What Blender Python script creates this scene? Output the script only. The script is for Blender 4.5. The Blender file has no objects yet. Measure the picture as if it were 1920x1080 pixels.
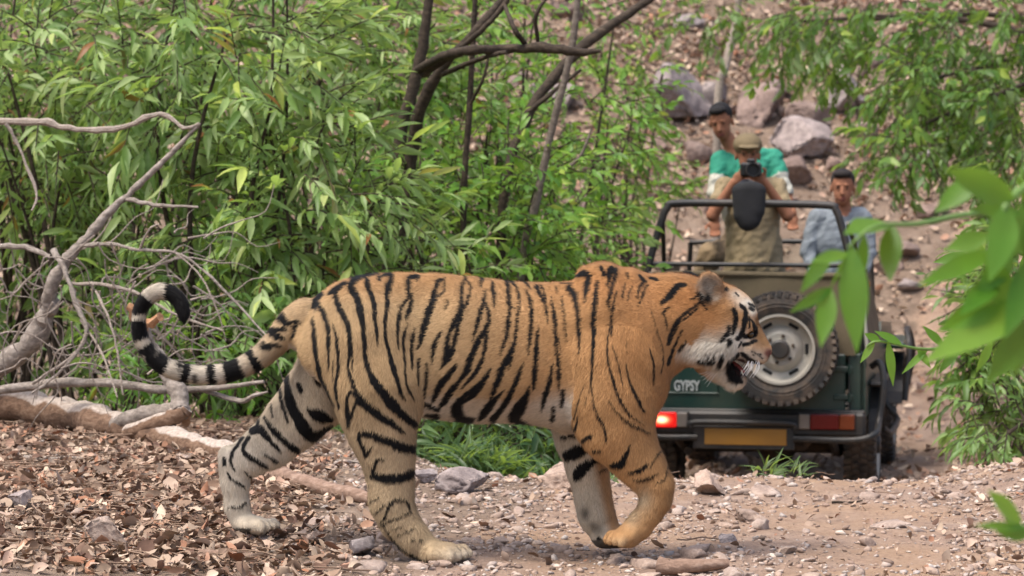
import bpy, math, random
import numpy as np
from mathutils import Vector, Matrix, noise as mnoise
R = math.radians
SC = bpy.context.scene
COL = SC.collection
# ------------------------------------------------------------------ camera
FPX, CAMH, YHOR = 5530.0, 1.35, 300.0       # focal length in photo pixels, eye height, horizon row
cd = bpy.data.cameras.new('camera'); cam = bpy.data.objects.new('camera', cd); COL.objects.link(cam)
cam.location = (0, 0, CAMH); cam.rotation_euler = (R(90), 0, 0)
cd.sensor_width = 36.0; cd.lens = 36.0 * FPX / 1920.0
cd.shift_y = -(540 - YHOR) / 1920.0
cd.clip_start = 0.1; cd.clip_end = 3000
cd.dof.use_dof = True; cd.dof.focus_distance = 9.9; cd.dof.aperture_fstop = 5.8
SC.camera = cam
# ------------------------------------------------------------------ daylight: bright overcast
SUN_EL, SUN_AZ = 66.0, 235.0                # azimuth, clockwise from +Y: behind and to the left of the camera
w = bpy.data.worlds.new('World'); SC.world = w; w.use_nodes = True
nt = w.node_tree; nt.nodes.clear()
sky = nt.nodes.new('ShaderNodeTexSky'); sky.sky_type = 'NISHITA'; sky.sun_disc = False
sky.sun_elevation = R(SUN_EL); sky.sun_rotation = R(SUN_AZ)
sky.air_density = 0.8; sky.dust_density = 5.0; sky.ozone_density = 0.8
bg = nt.nodes.new('ShaderNodeBackground'); bg.inputs[1].default_value = 0.15
out = nt.nodes.new('ShaderNodeOutputWorld')
nt.links.new(sky.outputs[0], bg.inputs[0]); nt.links.new(bg.outputs[0], out.inputs[0])
sl = bpy.data.lights.new('sun', 'SUN'); sl.energy = 1.3; sl.angle = R(20); sl.color = (1.0, 0.965, 0.90)
so = bpy.data.objects.new('sun', sl); COL.objects.link(so)
sd = Vector((math.sin(R(SUN_AZ)) * math.cos(R(SUN_EL)), math.cos(R(SUN_AZ)) * math.cos(R(SUN_EL)), math.sin(R(SUN_EL))))
so.rotation_euler = sd.to_track_quat('Z', 'Y').to_euler(); so.location = sd * 30
SC.render.engine = 'CYCLES'
SC.view_settings.view_transform = 'Standard'; SC.view_settings.look = 'None'
SC.view_settings.exposure = 1.1; SC.view_settings.gamma = 1.0; SC.view_settings.use_curve_mapping = False
SC.cycles.max_bounces = 6; SC.cycles.transmission_bounces = 4; SC.cycles.diffuse_bounces = 3

# ------------------------------------------------------------------ helpers
def at(px, py, d):
    return Vector(((px - 960) / FPX * d, d, CAMH - (py - YHOR) / FPX * d))
def s2l(c):
    return tuple((v / 12.92 if v <= 0.04045 else ((v + 0.055) / 1.055) ** 2.4) for v in [x / 255.0 for x in c])
def tag(o, label=None, cat=None, group=None, kind=None):
    if label: o['label'] = label
    if cat: o['category'] = cat
    if group: o['group'] = group
    if kind: o['kind'] = kind
    return o
def empty(name, loc=(0, 0, 0), rot=(0, 0, 0), parent=None):
    o = bpy.data.objects.new(name, None); COL.objects.link(o)
    o.location = loc; o.rotation_euler = rot; o.empty_display_size = 0.1
    if parent: o.parent = parent
    return o
def link(name, me, mat=None, parent=None, smooth=False):
    o = bpy.data.objects.new(name, me); COL.objects.link(o)
    if mat and not me.materials: me.materials.append(mat)
    if parent: o.parent = parent
    return o
def mesh_np(name, V, Fq, smooth=False, col=None, tint=None):
    """V (n,3); Fq: an int array (m,k) or list of such arrays."""
    me = bpy.data.meshes.new(name)
    if not isinstance(Fq, (list, tuple)): Fq = [Fq]
    Fq = [np.asarray(f, dtype=np.int32) for f in Fq if len(f)]
    V = np.asarray(V, dtype=np.float32)
    me.vertices.add(len(V)); me.vertices.foreach_set('co', V.ravel())
    idx = np.concatenate([f.ravel() for f in Fq])
    tot = np.concatenate([np.full(len(f), f.shape[1], np.int32) for f in Fq])
    st = np.concatenate([[0], np.cumsum(tot)[:-1]]).astype(np.int32)
    me.loops.add(len(idx)); me.loops.foreach_set('vertex_index', idx)
    me.polygons.add(len(tot)); me.polygons.foreach_set('loop_start', st); me.polygons.foreach_set('loop_total', tot)
    if smooth: me.polygons.foreach_set('use_smooth', np.ones(len(tot), bool))
    if col is not None:
        a = me.attributes.new('col', 'FLOAT_COLOR', 'POINT')
        c = np.ones((len(V), 4), np.float32); c[:, :3] = col; a.data.foreach_set('color', c.ravel())
    if tint is not None:
        a = me.attributes.new('tint', 'FLOAT', 'POINT'); a.data.foreach_set('value', np.asarray(tint, np.float32))
    me.update(calc_edges=True); me.validate()
    return me
class MB:
    """collects shapes and links them as ONE mesh"""
    def __init__(s): s.v = []; s.f = []
    def add(s, vs, fs, M=None):
        b = len(s.v)
        for p in vs:
            p = Vector(p); s.v.append(M @ p if M else p)
        s.f += [tuple(i + b for i in f) for f in fs]; return s
    def box(s, c, d, M=None, bev=0.0):
        x, y, z = d[0] / 2, d[1] / 2, d[2] / 2; c = Vector(c)
        b = min(bev, x * .9, y * .9, z * .9)
        if b <= 0:
            vs = [c + Vector((i, j, k)) for i in (-x, x) for j in (-y, y) for k in (-z, z)]
            return s.add(vs, [(0, 1, 3, 2), (4, 6, 7, 5), (0, 4, 5, 1), (2, 3, 7, 6), (0, 2, 6, 4), (1, 5, 7, 3)], M)
        vs = []; idx = {}
        for i in (-1, 1):
            for j in (-1, 1):
                for k in (-1, 1):
                    for a in range(3):
                        o = [x - b, y - b, z - b]; o[a] = (x, y, z)[a]
                        idx[i, j, k, a] = len(vs); vs.append(c + Vector((i * o[0], j * o[1], k * o[2])))
        fs = []
        for a in range(3):
            p, q = [n for n in range(3) if n != a]
            for sg in (-1, 1):
                r = []
                for (u, v_) in ((-1, -1), (1, -1), (1, 1), (-1, 1)):
                    t = [0, 0, 0]; t[a] = sg; t[p] = u; t[q] = v_; r.append(idx[t[0], t[1], t[2], a])
                fs.append(tuple(r) if (sg > 0) == (a != 1) else tuple(r[::-1]))
            for u in (-1, 1):
                for v_ in (-1, 1):
                    def k(t0, ax):
                        t = [0, 0, 0]; t[a] = t0; t[p] = u; t[q] = v_; return idx[t[0], t[1], t[2], ax]
                    fs.append((k(-1, p), k(1, p), k(1, q), k(-1, q)))
        for i in (-1, 1):
            for j in (-1, 1):
                for k_ in (-1, 1): fs.append(tuple(idx[i, j, k_, a] for a in range(3)))
        return s.add(vs, fs, M)
    def tube(s, pts, rad, n=8, cap=True, M=None):
        pts = [Vector(p) for p in pts]
        if not hasattr(rad, '__len__'): rad = [rad] * len(pts)
        vs = []; fs = []; up = None
        for i, p in enumerate(pts):
            t = (pts[min(i + 1, len(pts) - 1)] - pts[max(i - 1, 0)]).normalized()
            if up is None:
                up = Vector((0, 0, 1)) if abs(t.z) < .9 else Vector((1, 0, 0))
            u = (up - t * up.dot(t)).normalized(); v_ = t.cross(u); up = u
            for k in range(n):
                a = 2 * math.pi * k / n; vs.append(p + (u * math.cos(a) + v_ * math.sin(a)) * rad[i])
        for i in range(len(pts) - 1):
            for k in range(n):
                fs.append((i * n + k, i * n + (k + 1) % n, (i + 1) * n + (k + 1) % n, (i + 1) * n + k))
        if cap:
            fs.append(tuple(range(n))[::-1]); fs.append(tuple(range((len(pts) - 1) * n, len(pts) * n)))
        return s.add(vs, fs, M)
    def lathe(s, prof, n=32, M=None, axis='y', closed=False, caps=True):
        """prof: (radius, height) pairs turned about an axis"""
        vs = []; fs = []; m = len(prof)
        for r, h in prof:
            for k in range(n):
                a = 2 * math.pi * k / n; c, q = r * math.cos(a), r * math.sin(a)
                vs.append((c, h, q) if axis == 'y' else ((h, c, q) if axis == 'x' else (c, q, h)))
        for i in range(m if closed else m - 1):
            for k in range(n):
                j = (i + 1) % m
                fs.append((i * n + k, j * n + k, j * n + (k + 1) % n, i * n + (k + 1) % n))
        if not closed and caps:
            fs.append(tuple(range(n))); fs.append(tuple(range((m - 1) * n, m * n))[::-1])
        return s.add(vs, fs, M)
    def prism(s, poly, y0, y1, M=None, axis='y'):
        """a polygon (a, b) pushed along an axis"""
        n = len(poly)
        f = {'y': lambda a, b, t: (a, t, b), 'x': lambda a, b, t: (t, a, b), 'z': lambda a, b, t: (a, b, t)}[axis]
        vs = [f(a, b, y0) for a, b in poly] + [f(a, b, y1) for a, b in poly]
        fs = [tuple(range(n)), tuple(range(n, 2 * n))[::-1]] + [(i, (i + 1) % n + 0, (i + 1) % n + n, i + n) for i in range(n)]
        return s.add(vs, fs, M)
    def build(s, name, mat, parent=None, smooth=False, sharp=35):
        me = bpy.data.meshes.new(name); me.from_pydata([tuple(v) for v in s.v], [], s.f); me.update()
        import bmesh
        bm = bmesh.new(); bm.from_mesh(me); bmesh.ops.recalc_face_normals(bm, faces=bm.faces)
        if smooth:
            lim = R(sharp)
            for f in bm.faces: f.smooth = True
            for e in bm.edges:
                if len(e.link_faces) == 2 and e.calc_face_angle(0) > lim: e.smooth = False
        bm.to_mesh(me); bm.free()
        return link(name, me, mat, parent)
def curve_pts(pts, n=6):
    """Catmull-Rom through points of any dimension"""
    P = [np.array(p, float) for p in pts]; out_ = []
    for i in range(len(P) - 1):
        p0 = P[max(i - 1, 0)]; p1 = P[i]; p2 = P[i + 1]; p3 = P[min(i + 2, len(P) - 1)]
        for k in range(n):
            t = k / n
            out_.append(.5 * (2 * p1 + (p2 - p0) * t + (2 * p0 - 5 * p1 + 4 * p2 - p3) * t * t + (3 * p1 - p0 - 3 * p2 + p3) * t ** 3))
    out_.append(P[-1]); return out_
# value noise on arrays
_rs = np.random.RandomState(7); _perm = _rs.rand(256, 256).astype(np.float32)
def vnoise(x, y):
    xi = np.floor(x).astype(int); yi = np.floor(y).astype(int); fx = x - xi; fy = y - yi
    fx = fx * fx * (3 - 2 * fx); fy = fy * fy * (3 - 2 * fy)
    g = lambda a, b: _perm[a & 255, b & 255]
    return ((g(xi, yi) * (1 - fx) + g(xi + 1, yi) * fx) * (1 - fy) + (g(xi, yi + 1) * (1 - fx) + g(xi + 1, yi + 1) * fx) * fy) * 2 - 1
def fbm(x, y, o=4):
    s = 0; a = 1.0; t = 0
    for i in range(o): s = s + a * vnoise(x * 2 ** i + 17.3 * i, y * 2 ** i + 5.7 * i); t += a; a *= .5
    return s / t
def sstep(a, b, x):
    t = np.clip((x - a) / (b - a), 0, 1); return t * t * (3 - 2 * t)
# ------------------------------------------------------------------ materials
class NT:
    def __init__(s, name):
        s.m = bpy.data.materials.new(name); s.m.use_nodes = True; s.t = s.m.node_tree
        s.b = s.t.nodes['Principled BSDF']; s.o = s.t.nodes['Material Output']
    def n(s, typ, **kw):
        q = s.t.nodes.new('ShaderNode' + typ)
        for k, v in kw.items():
            if k.startswith('i_'):
                key = k[2:]; key = int(key) if key.isdigit() else key.replace('_', ' ')
                q.inputs[key].default_value = v
            else: setattr(q, k, v)
        return q
    def l(s, a, b): s.t.links.new(a, b)
    def ramp(s, fac, stops):
        q = s.n('ValToRGB'); e = q.color_ramp.elements
        while len(e) < len(stops): e.new(0.5)
        for i, (p, c) in enumerate(stops): e[i].position = p; e[i].color = (*c, 1)
        s.l(fac, q.inputs[0]); return q.outputs[0]
    def noise(s, scale, detail=4, co=None, rough=.55):
        q = s.n('TexNoise'); q.inputs['Scale'].default_value = scale; q.inputs['Detail'].default_value = detail; q.inputs['Roughness'].default_value = rough
        if co is not None: s.l(co, q.inputs['Vector'])
        return q.outputs['Fac']
    def mix(s, fac, a, b, mode='MIX'):
        q = s.n('MixRGB', blend_type=mode)
        for v, i in ((fac, 0), (a, 1), (b, 2)):
            if isinstance(v, (int, float)): q.inputs[i].default_value = v
            elif isinstance(v, tuple): q.inputs[i].default_value = (*v, 1)
            else: s.l(v, q.inputs[i])
        return q.outputs[0]
    def math(s, op, a, b=0.0):
        q = s.n('Math', operation=op)
        for v, i in ((a, 0), (b, 1)):
            if isinstance(v, (int, float)): q.inputs[i].default_value = v
            else: s.l(v, q.inputs[i])
        return q.outputs[0]
    def bump(s, h, dist=.01, strength=.5):
        q = s.n('Bump'); q.inputs['Distance'].default_value = dist; q.inputs['Strength'].default_value = strength
        s.l(h, q.inputs['Height']); s.l(q.outputs[0], s.b.inputs['Normal'])
    def set(s, **kw):
        for k, v in kw.items():
            k = k.replace('_', ' ')
            if isinstance(v, (int, float)): s.b.inputs[k].default_value = v
            elif isinstance(v, tuple): s.b.inputs[k].default_value = (*v, 1)
            else: s.l(v, s.b.inputs[k])
        return s
    @property
    def co(s): return s.n('NewGeometry').outputs['Position']
    @property
    def oco(s): return s.n('TexCoord').outputs['Object']
def worn(name, c, rough=.6, var=.25, scale=8, metal=0.0, bump=0.0, dust=0.0, spec=.5):
    """a plain painted or cloth surface with blotches, grain and some dust"""
    q = NT(name); n1 = q.noise(scale, 5, q.oco); n2 = q.noise(scale * 9, 3, q.oco)
    lo = tuple(v * (1 - var) for v in c); hi = tuple(min(1, v * (1 + var)) for v in c)
    cc = q.mix(q.math('MULTIPLY', n2, .3), q.ramp(n1, [(.3, lo), (.7, hi)]), lo)
    if dust: cc = q.mix(q.math('MULTIPLY', q.ramp(q.noise(scale * .6, 6, q.oco, .7), [(.42, (0, 0, 0)), (.7, (1, 1, 1))]), dust), cc, s2l((150, 125, 100)))
    q.set(Base_Color=cc, Roughness=rough, Metallic=metal, Specular_IOR_Level=spec)
    if bump: q.bump(n2, bump, .6)
    return q.m
# ================================================================== the ground
def terrain(x, y, fine=True):
    x = np.asarray(x, float); y = np.asarray(y, float)
    bank = 0.068 * np.clip(-(x + 0.25), 0, 3) * (1 - 0.5 * sstep(0.3, 4, -x))
    bank = bank + 0.14 * sstep(1.3, 3.2, x) * sstep(8, 12, y) 
    edge = x + 0.45 + 0.25 * np.sin(y * 1.3)
    inside = sstep(-0.45, 0.35, edge)                      # where the track drops into the dip
    drop = -0.92 * sstep(12.2, 17.6, y) * 0.62 - 0.92 * 0.38 * sstep(12.5, 15.5, y)
    dropl = -0.80 * sstep(14.6, 19.5, y)
    z = bank * (1 - sstep(13, 17, y)) + inside * drop + (1 - inside) * dropl
    hill = 0.20 * np.clip(y - 22.6, 0, None) + 0.30 * np.clip(y - 25.5, 0, None) 
    hill = hill + 0.10 * np.clip(-(x + 2), 0, 6) * sstep(17, 26, y)
    hill = np.where(hill > 24, 24 + 6 * np.tanh((hill - 24) / 6), hill)
    z = z + hill
    z = z + 0.10 * fbm(x * .35 + 3, y * .35) * sstep(11.5, 24, y) + 0.35 * fbm(x * .16, y * .16) * sstep(24, 34, y)
    if fine:
        z = z + 0.022 * fbm(x * 1.7, y * 1.7, 3) + 0.010 * fbm(x * 7.1 + 4, y * 7.1, 3)
        rut = np.exp(-((x - 1.75) / .28) ** 2) + np.exp(-((x - .35) / .3) ** 2)
        z = z - 0.022 * rut * sstep(8, 9, y) * (1 - sstep(24, 30, y))
    return z
def ground_z(x, y): return float(terrain(np.array([x]), np.array([y]))[0])
def track_amount(x, y):
    """1 on bare track, 0 on leaf litter"""
    c = 1.25 + 0.06 * (y - 10) + 0.36 * np.clip(y - 21, 0, 20)
    hw = 1.45 - 1.0 * sstep(20.5, 24.5, y) + 0.1 * np.sin(y * .9) + 0.25 * fbm(x * 1.1, y * 1.1, 3)
    return 1 - sstep(hw - .35, hw + .35, np.abs(x - c))
def spread(a, b, step, lo, hi, grow=1.22):
    mid = list(np.arange(a, b + 1e-6, step)); s = step; v = a; L = []
    while v > lo: s *= grow; v -= s; L.append(v)
    s = step; v = b; Rr = []
    while v < hi: s *= grow; v += s; Rr.append(v)
    return np.array(L[::-1] + mid + Rr)
gx = spread(-2.6, 3.2, .035, -900, 900); 
gy = np.concatenate([spread(8.6, 15.2, .035, -300, 15.2)[:], spread(15.3, 40, .12, 15.3, 1200)])
GX, GY = np.meshgrid(gx, gy, indexing='ij'); GZ = terrain(GX, GY)
NX, NY = GX.shape
gV = np.stack([GX, GY, GZ], -1).reshape(-1, 3)
ii, jj = np.meshgrid(np.arange(NX - 1), np.arange(NY - 1), indexing='ij')
gF = np.stack([ii * NY + jj, (ii + 1) * NY + jj, (ii + 1) * NY + jj + 1, ii * NY + jj + 1], -1).reshape(-1, 4)
cx = (GX[:-1, :-1] + GX[1:, 1:]).ravel() / 2; cy = (GY[:-1, :-1] + GY[1:, 1:]).ravel() / 2
tr = (track_amount(cx, cy) > .5) & (cy > -60) & (cy < 34)
def sub_mesh(name, mask):
    f = gF[mask]; u, inv = np.unique(f, return_inverse=True)
    me = mesh_np(name, gV[u], inv.reshape(-1, 4), smooth=True, tint=track_amount(gV[u][:, 0], gV[u][:, 1]))
    return me
def m_ground():
    q = NT('trodden_earth'); p = q.co
    tr_ = q.n('Attribute', attribute_name='tint').outputs['Fac']
    big = q.noise(.9, 5, p); mid = q.noise(6, 6, p, .65); fin = q.noise(55, 5, p, .7); grit = q.noise(240, 2, p)
    earth = q.ramp(q.mix(.5, mid, fin), [(.30, s2l((112, 92, 78))), (.5, s2l((152, 130, 114))), (.72, s2l((184, 164, 146)))])
    sand = q.ramp(fin, [(.3, s2l((146, 116, 90))), (.7, s2l((182, 154, 126)))])
    earth = q.mix(q.ramp(big, [(.42, (0, 0, 0)), (.6, (.8, .8, .8))]), earth, sand)
    litter = q.ramp(q.mix(.5, mid, fin), [(.3, s2l((88, 74, 62))), (.5, s2l((130, 112, 96))), (.72, s2l((168, 150, 132)))])
    f = q.ramp(q.math('ADD', tr_, q.math('MULTIPLY', q.math('SUBTRACT', mid, .5), 1.2)), [(.35, (0, 0, 0)), (.65, (1, 1, 1))])
    c = q.mix(f, litter, earth)
    c = q.mix(.35, c, q.ramp(grit, [(.3, (.45, .4, .38)), (.7, (1, 1, 1))]), 'MULTIPLY')
    q.set(Base_Color=c, Roughness=.95, Specular_IOR_Level=.2)
    q.bump(q.mix(.5, fin, grit), .02, .8)
    return q.m
M_ground = m_ground()
tag(link('dirt_track', sub_mesh('dirt_track', tr), M_ground), kind='structure')
tag(link('forest_floor', sub_mesh('forest_floor', ~tr), M_ground), kind='structure')

# ---------------------------------------------------------------- stones
def rock_np(seed, sub=2, flat=.55, ang=.55, cuts=13, deep=(.42, .72)):
    """an angular stone of unit half-size: an icosphere cut by random planes"""
    import bmesh
    rs = np.random.RandomState(seed); bm = bmesh.new(); bmesh.ops.create_icosphere(bm, subdivisions=sub, radius=1.0)
    V = np.array([v.co[:] for v in bm.verts]); F_ = np.array([[v.index for v in f.verts] for f in bm.faces]); bm.free()
    V = V * np.array([1, rs.uniform(.62, .9), flat])
    for _ in range(cuts):
        n = rs.normal(size=3); n /= np.linalg.norm(n); d = rs.uniform(*deep) * math.sqrt(((n * [1, .75, flat]) ** 2).sum()) 
        o = V @ n - d; V = np.where((o > 0)[:, None], V - n * o[:, None] * ang * 1.6 if ang < .6 else V - n * o[:, None], V)
    V = V + .018 * rs.normal(size=V.shape)
    return V, F_
def m_stone(name, lo, mid, hi, scale=14):
    q = NT(name); p = q.co; r = q.n('ObjectInfo').outputs['Random']
    a = q.noise(scale, 6, p, .65); b = q.noise(scale * 6, 4, p, .7)
    c = q.ramp(q.mix(.4, a, b), [(.3, lo), (.52, mid), (.75, hi)])
    c = q.mix(.5, c, q.ramp(r, [(0, (.62, .58, .58)), (.35, (1, .9, .84)), (.7, (.84, .86, .92)), (1, (1.0, .94, .86))]), 'MULTIPLY')
    q.set(Base_Color=c, Roughness=.88, Specular_IOR_Level=.3); q.bump(q.mix(.5, a, b), .012, .7); return q.m
M_stone = m_stone('pale_stone', s2l((112, 96, 86)), s2l((164, 146, 132)), s2l((202, 186, 172)))
M_hill = m_stone('hill_rock', s2l((84, 70, 64)), s2l((132, 114, 104)), s2l((178, 160, 148)), 7)
M_grey = m_stone('grey_stone', s2l((92, 84, 82)), s2l((146, 136, 132)), s2l((190, 180, 174)))
def m_peb():
    q = NT('pebbles'); p = q.co; t = q.n('Attribute', attribute_name='tint').outputs['Fac']
    c = q.ramp(t, [(0, s2l((102, 88, 78))), (.3, s2l((154, 132, 116))), (.6, s2l((184, 164, 148))), (.85, s2l((160, 152, 146))), (1, s2l((208, 194, 178)))])
    c = q.mix(.4, c, q.ramp(q.noise(90, 4, p), [(.3, (.55, .5, .5)), (.7, (1, 1, 1))]), 'MULTIPLY')
    q.set(Base_Color=c, Roughness=.9, Specular_IOR_Level=.3); return q.m
M_peb = m_peb()
rng = np.random.RandomState(11)
ROCKS = [rock_np(100 + i, 2, rng.uniform(.24, .42), .8) for i in range(10)]
ROCK_ME = []
for i, (V, F_) in enumerate(ROCKS):
    me = mesh_np('stone', V, F_, smooth=False); ROCK_ME.append(me)
def rot_np(n, tilt):
    """n random rotation matrices: any heading, a little tilt"""
    a = rng.uniform(0, 2 * np.pi, n); b = rng.normal(0, tilt, n); c = rng.normal(0, tilt, n)
    z = np.zeros(n); o = np.ones(n)
    Rz = np.stack([np.cos(a), -np.sin(a), z, np.sin(a), np.cos(a), z, z, z, o], -1).reshape(n, 3, 3)
    Rx = np.stack([o, z, z, z, np.cos(b), -np.sin(b), z, np.sin(b), np.cos(b)], -1).reshape(n, 3, 3)
    Ry = np.stack([np.cos(c), z, np.sin(c), z, o, z, -np.sin(c), z, np.cos(c)], -1).reshape(n, 3, 3)
    return Rz @ Rx @ Ry
def scatter_mesh(name, protos, P, S, Rm, tint, mat, smooth=False):
    """many small copies joined into one mesh"""
    Vs = []; Fs = {}; T = []; base = 0; n = len(P); pick = rng.randint(0, len(protos), n)
    for k, (V, F_) in enumerate(protos):
        ix = np.where(pick == k)[0]
        if not len(ix): continue
        W = np.einsum('nij,vj->nvi', Rm[ix], V) * S[ix][:, None, None] + P[ix][:, None, :]
        Vs.append(W.reshape(-1, 3)); m = len(V)
        ff = (F_[None] + (np.arange(len(ix)) * m)[:, None, None] + base).reshape(-1, F_.shape[1])
        Fs.setdefault(F_.shape[1], []).append(ff); T.append(np.repeat(tint[ix], m)); base += len(ix) * m
    me = mesh_np(name, np.concatenate(Vs), [np.concatenate(f) for f in Fs.values()], smooth=smooth, tint=np.concatenate(T))
    return link(name, me, mat)
def stone_density(x, y):
    px = x / y * FPX + 960
    d = .22 + 1.1 * sstep(520, 760, px) * (1 - .76 * sstep(1250, 1500, px)) + .35 * sstep(1650, 1900, px)
    return d * (.6 + .5 * vnoise(x * 3, y * 3))
def sample(n, x0, x1, y0, y1, dens):
    o = []
    while sum(map(len, o)) < n:
        x = rng.uniform(x0, x1, n * 2); y = rng.uniform(y0, y1, n * 2); k = rng.rand(n * 2) < dens(x, y); o.append(np.stack([x[k], y[k]], -1))
    return np.concatenate(o)[:n]
# the stones of the track one by one (the largest), the rest as pebbles
pts = sample(1600, -2.2, 2.8, 9.2, 14.2, stone_density)
size = np.exp(rng.normal(-3.75, .55, len(pts))).clip(.008, .10)
order = np.argsort(-size * (1 - .3 * (pts[:, 1] > 12.8)))
tr_ok = [i for i in order if -.19 * pts[i, 1] < pts[i, 0] < .19 * pts[i, 1] and pts[i, 1] < 13.2][:285]
for i in tr_ok:
    x, y = pts[i]; s = size[i]
    o = link('stone', ROCK_ME[rng.randint(10)], M_stone if rng.rand() < .72 else None)
    if not o.data.materials: o.data.materials.append(M_stone)
    o.location = (x, y, ground_z(x, y) + s * .04); o.scale = (s, s * rng.uniform(.8, 1.2), s * rng.uniform(.7, 1.1)); o.rotation_euler = (rng.normal(0, .18), rng.normal(0, .18), rng.uniform(0, 6.28))
    tag(o, 'small pale angular stone lying loose on the stony dirt track', 'stone', 'loose stones on the dirt track')
ps = sample(17000, -2.3, 2.9, 9.0, 14.6, stone_density)
PEB = [rock_np(300 + i, 1, .42, .8) for i in range(6)]
sz = np.exp(rng.normal(-4.65, .6, len(ps))).clip(.003, .034)
P3 = np.stack([ps[:, 0], ps[:, 1], terrain(ps[:, 0], ps[:, 1]) + sz * .15], -1)
tag(scatter_mesh('gravel', PEB, P3, sz, rot_np(len(ps), .25), rng.rand(len(ps)), M_peb), 'loose pinkish gravel strewn over the dirt track', 'gravel', kind='stuff')
def big_rock(px, py, wpx, hpx, d, label, name='rock', mat=None, seed=0, rot=None, yz=None, sink=.25, cat='rock'):
    """a single rock seen wpx by hpx, its foot at row py when d is None"""
    k = FPX / d; V, F_ = rock_np(seed, 4, hpx / wpx, .8, 7, (.28, .55))
    V = V + .022 * np.array([[mnoise.noise(Vector(v * 2.3) + Vector((seed, j * 9, 0))) for j in range(3)] for v in V])
    s = wpx / k / 2 / np.abs(V[:, 0]).max(); V = V * s
    c = at(px, py, d); g = ground_z(c.x, d)
    me = mesh_np(name, V, F_)
    o = link(name, me, mat or M_grey); o.location = (c.x, d, c.z)
    o.rotation_euler = rot or (0, 0, 0)
    return tag(o, label, cat)
def ray_ground(px, py, d0=9.0, d1=60.0):
    """where a line of sight first meets the ground"""
    d = np.arange(d0, d1, .02); x = (px - 960) / FPX * d; z = CAMH - (py - YHOR) / FPX * d
    k = np.where(z <= terrain(x, d))[0]; return float(d[k[0]]) if len(k) else d1
def ground_rock(px, py, wpx, hpx, label, seed=1, mat=None, rot=(0, 0, 0), lift=.2, name='rock'):
    """py is the row where the rock meets the ground"""
    d = ray_ground(px, py); o = big_rock(px, py - hpx * lift, wpx, hpx, d, label, name, mat, seed, rot); return o
ground_rock(868, 925, 118, 44, 'flat grey rock lying on the stones behind the walking tiger', 21, M_grey, (0, 0, .2), .5)
ground_rock(203, 1032, 76, 44, 'squarish tan stone lying alone in the brown leaf litter', 22, M_stone, (0, 0, 1.2), .5)
ground_rock(790, 905, 62, 36, 'small dark grey rock at the edge of the grass', 23, M_grey, (0, .1, 0), .5)
ground_rock(590, 1022, 70, 34, 'dull brown stone half buried between the hind paws', 26, M_stone, (0, 0, .4), .4)
ground_rock(672, 1040, 66, 40, 'grey wedge of stone beside the planted hind paw', 27, M_grey, (.1, .3, .5), .4)
ground_rock(1330, 925, 74, 40, 'brownish block of stone on the crest of the track', 28, M_stone, (0, 0, .7), .4)
ground_rock(1405, 978, 70, 20, 'thin flat slab lying on the bare sandy track', 29, M_stone, (0, .05, .1), .4)
ground_rock(1365, 1016, 40, 15, 'bluish grey flat stone on the track', 30, M_grey, (0, 0, .1), .4)
ground_rock(1470, 1040, 50, 18, 'smooth pinkish flat stone on the track', 31, M_stone, (0, 0, .2), .4)
ground_rock(45, 955, 60, 46, 'rounded grey stone sunk in leaf litter below the log', 32, M_grey, (0, 0, .2), .4)
ground_rock(1060, 915, 110, 34, 'low reddish rock at the foot of the grass tuft', 33, M_stone, (0, 0, .2), .5)
ground_rock(1440, 893, 110, 36, 'pale boulder in the dip under the vehicle', 34, M_stone, (0, 0, .2), .6)
# boulders on the hillside: (px, py of centre, w, h, seed, tilt, label)
HB = [(1578, 178, 96, 84, 41, (.2, .5, .1), M_grey, 'big pale grey angular boulder, tilted, on the hillside'),
      (1272, 192, 130, 96, 42, (.3, -.3, .2), M_grey, 'broad dark grey rock slab on the hillside behind the branch'),
      (1338, 172, 66, 66, 43, (.1, .6, .1), M_grey, 'pointed grey rock leaning on the dark slab'),
      (1520, 222, 88, 70, 44, (.2, .1, .5), M_hill, 'brown block of rock below the tilted boulder'),
      (1420, 205, 90, 50, 45, (.3, .3, .2), M_hill, 'reddish brown wedge of rock above the passengers'),
      (1490, 272, 118, 58, 46, (.5, .1, .2), M_grey, 'flat topped grey slab just above the passengers'),
      (1502, 325, 84, 58, 47, (0, .1, .6), M_hill, 'dark brown block under the flat slab'),
      (1612, 245, 60, 64, 48, (.1, .2, .2), M_hill, 'upright reddish rock beside the hanging leaves'),
      (1452, 172, 58, 50, 49, (0, .3, .1), M_hill, 'small squarish pinkish rock high on the slope'),
      (1730, 292, 64, 42, 50, (0, .1, .2), M_grey, 'small grey rock under the hanging branches'),
      (1655, 335, 50, 34, 51, (.1, 0, .2), M_hill, 'low brown rock on the slope beside the seated passenger'),
      (1700, 533, 52, 20, 52, (0, 0, .2), M_grey, 'flat grey stone beside the upper track'),
      (1690, 470, 60, 30, 53, (0, 0, .2), M_hill, 'low pinkish stone above the upper track'),
      (1745, 395, 70, 40, 54, (.2, 0, .2), M_hill, 'half buried brown rock right of the passengers'),
      (1300, 285, 70, 44, 55, (.2, 0, .2), M_hill, 'brown rock left of the standing passenger'),
      (1050, 180, 90, 50, 56, (.2, 0, .3), M_grey, 'grey rock seen through the branches'),
      (1060, 20, 80, 46, 57, (.2, 0, .3), M_hill, 'pinkish rock high among the branches'),
      (1290, 45, 60, 34, 58, (.2, 0, .3), M_grey, 'grey rock near the top of the slope')]
for px, py, wp, hp, sd_, ro, m_, lb in HB:
    d = ray_ground(px, py + hp * .35); big_rock(px, py, wp * 1.18, hp * 1.18, d, lb, 'boulder', m_, sd_, ro, cat='boulder')
HILL_ME = [mesh_np('hill_stone', *rock_np(500 + i, 3, rng.uniform(.45, .75), .8, 8, (.32, .62))) for i in range(8)]
hs = sample(230, -1.5, 6.2, 22.8, 38, lambda x, y: .7 + 0 * x)
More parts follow.
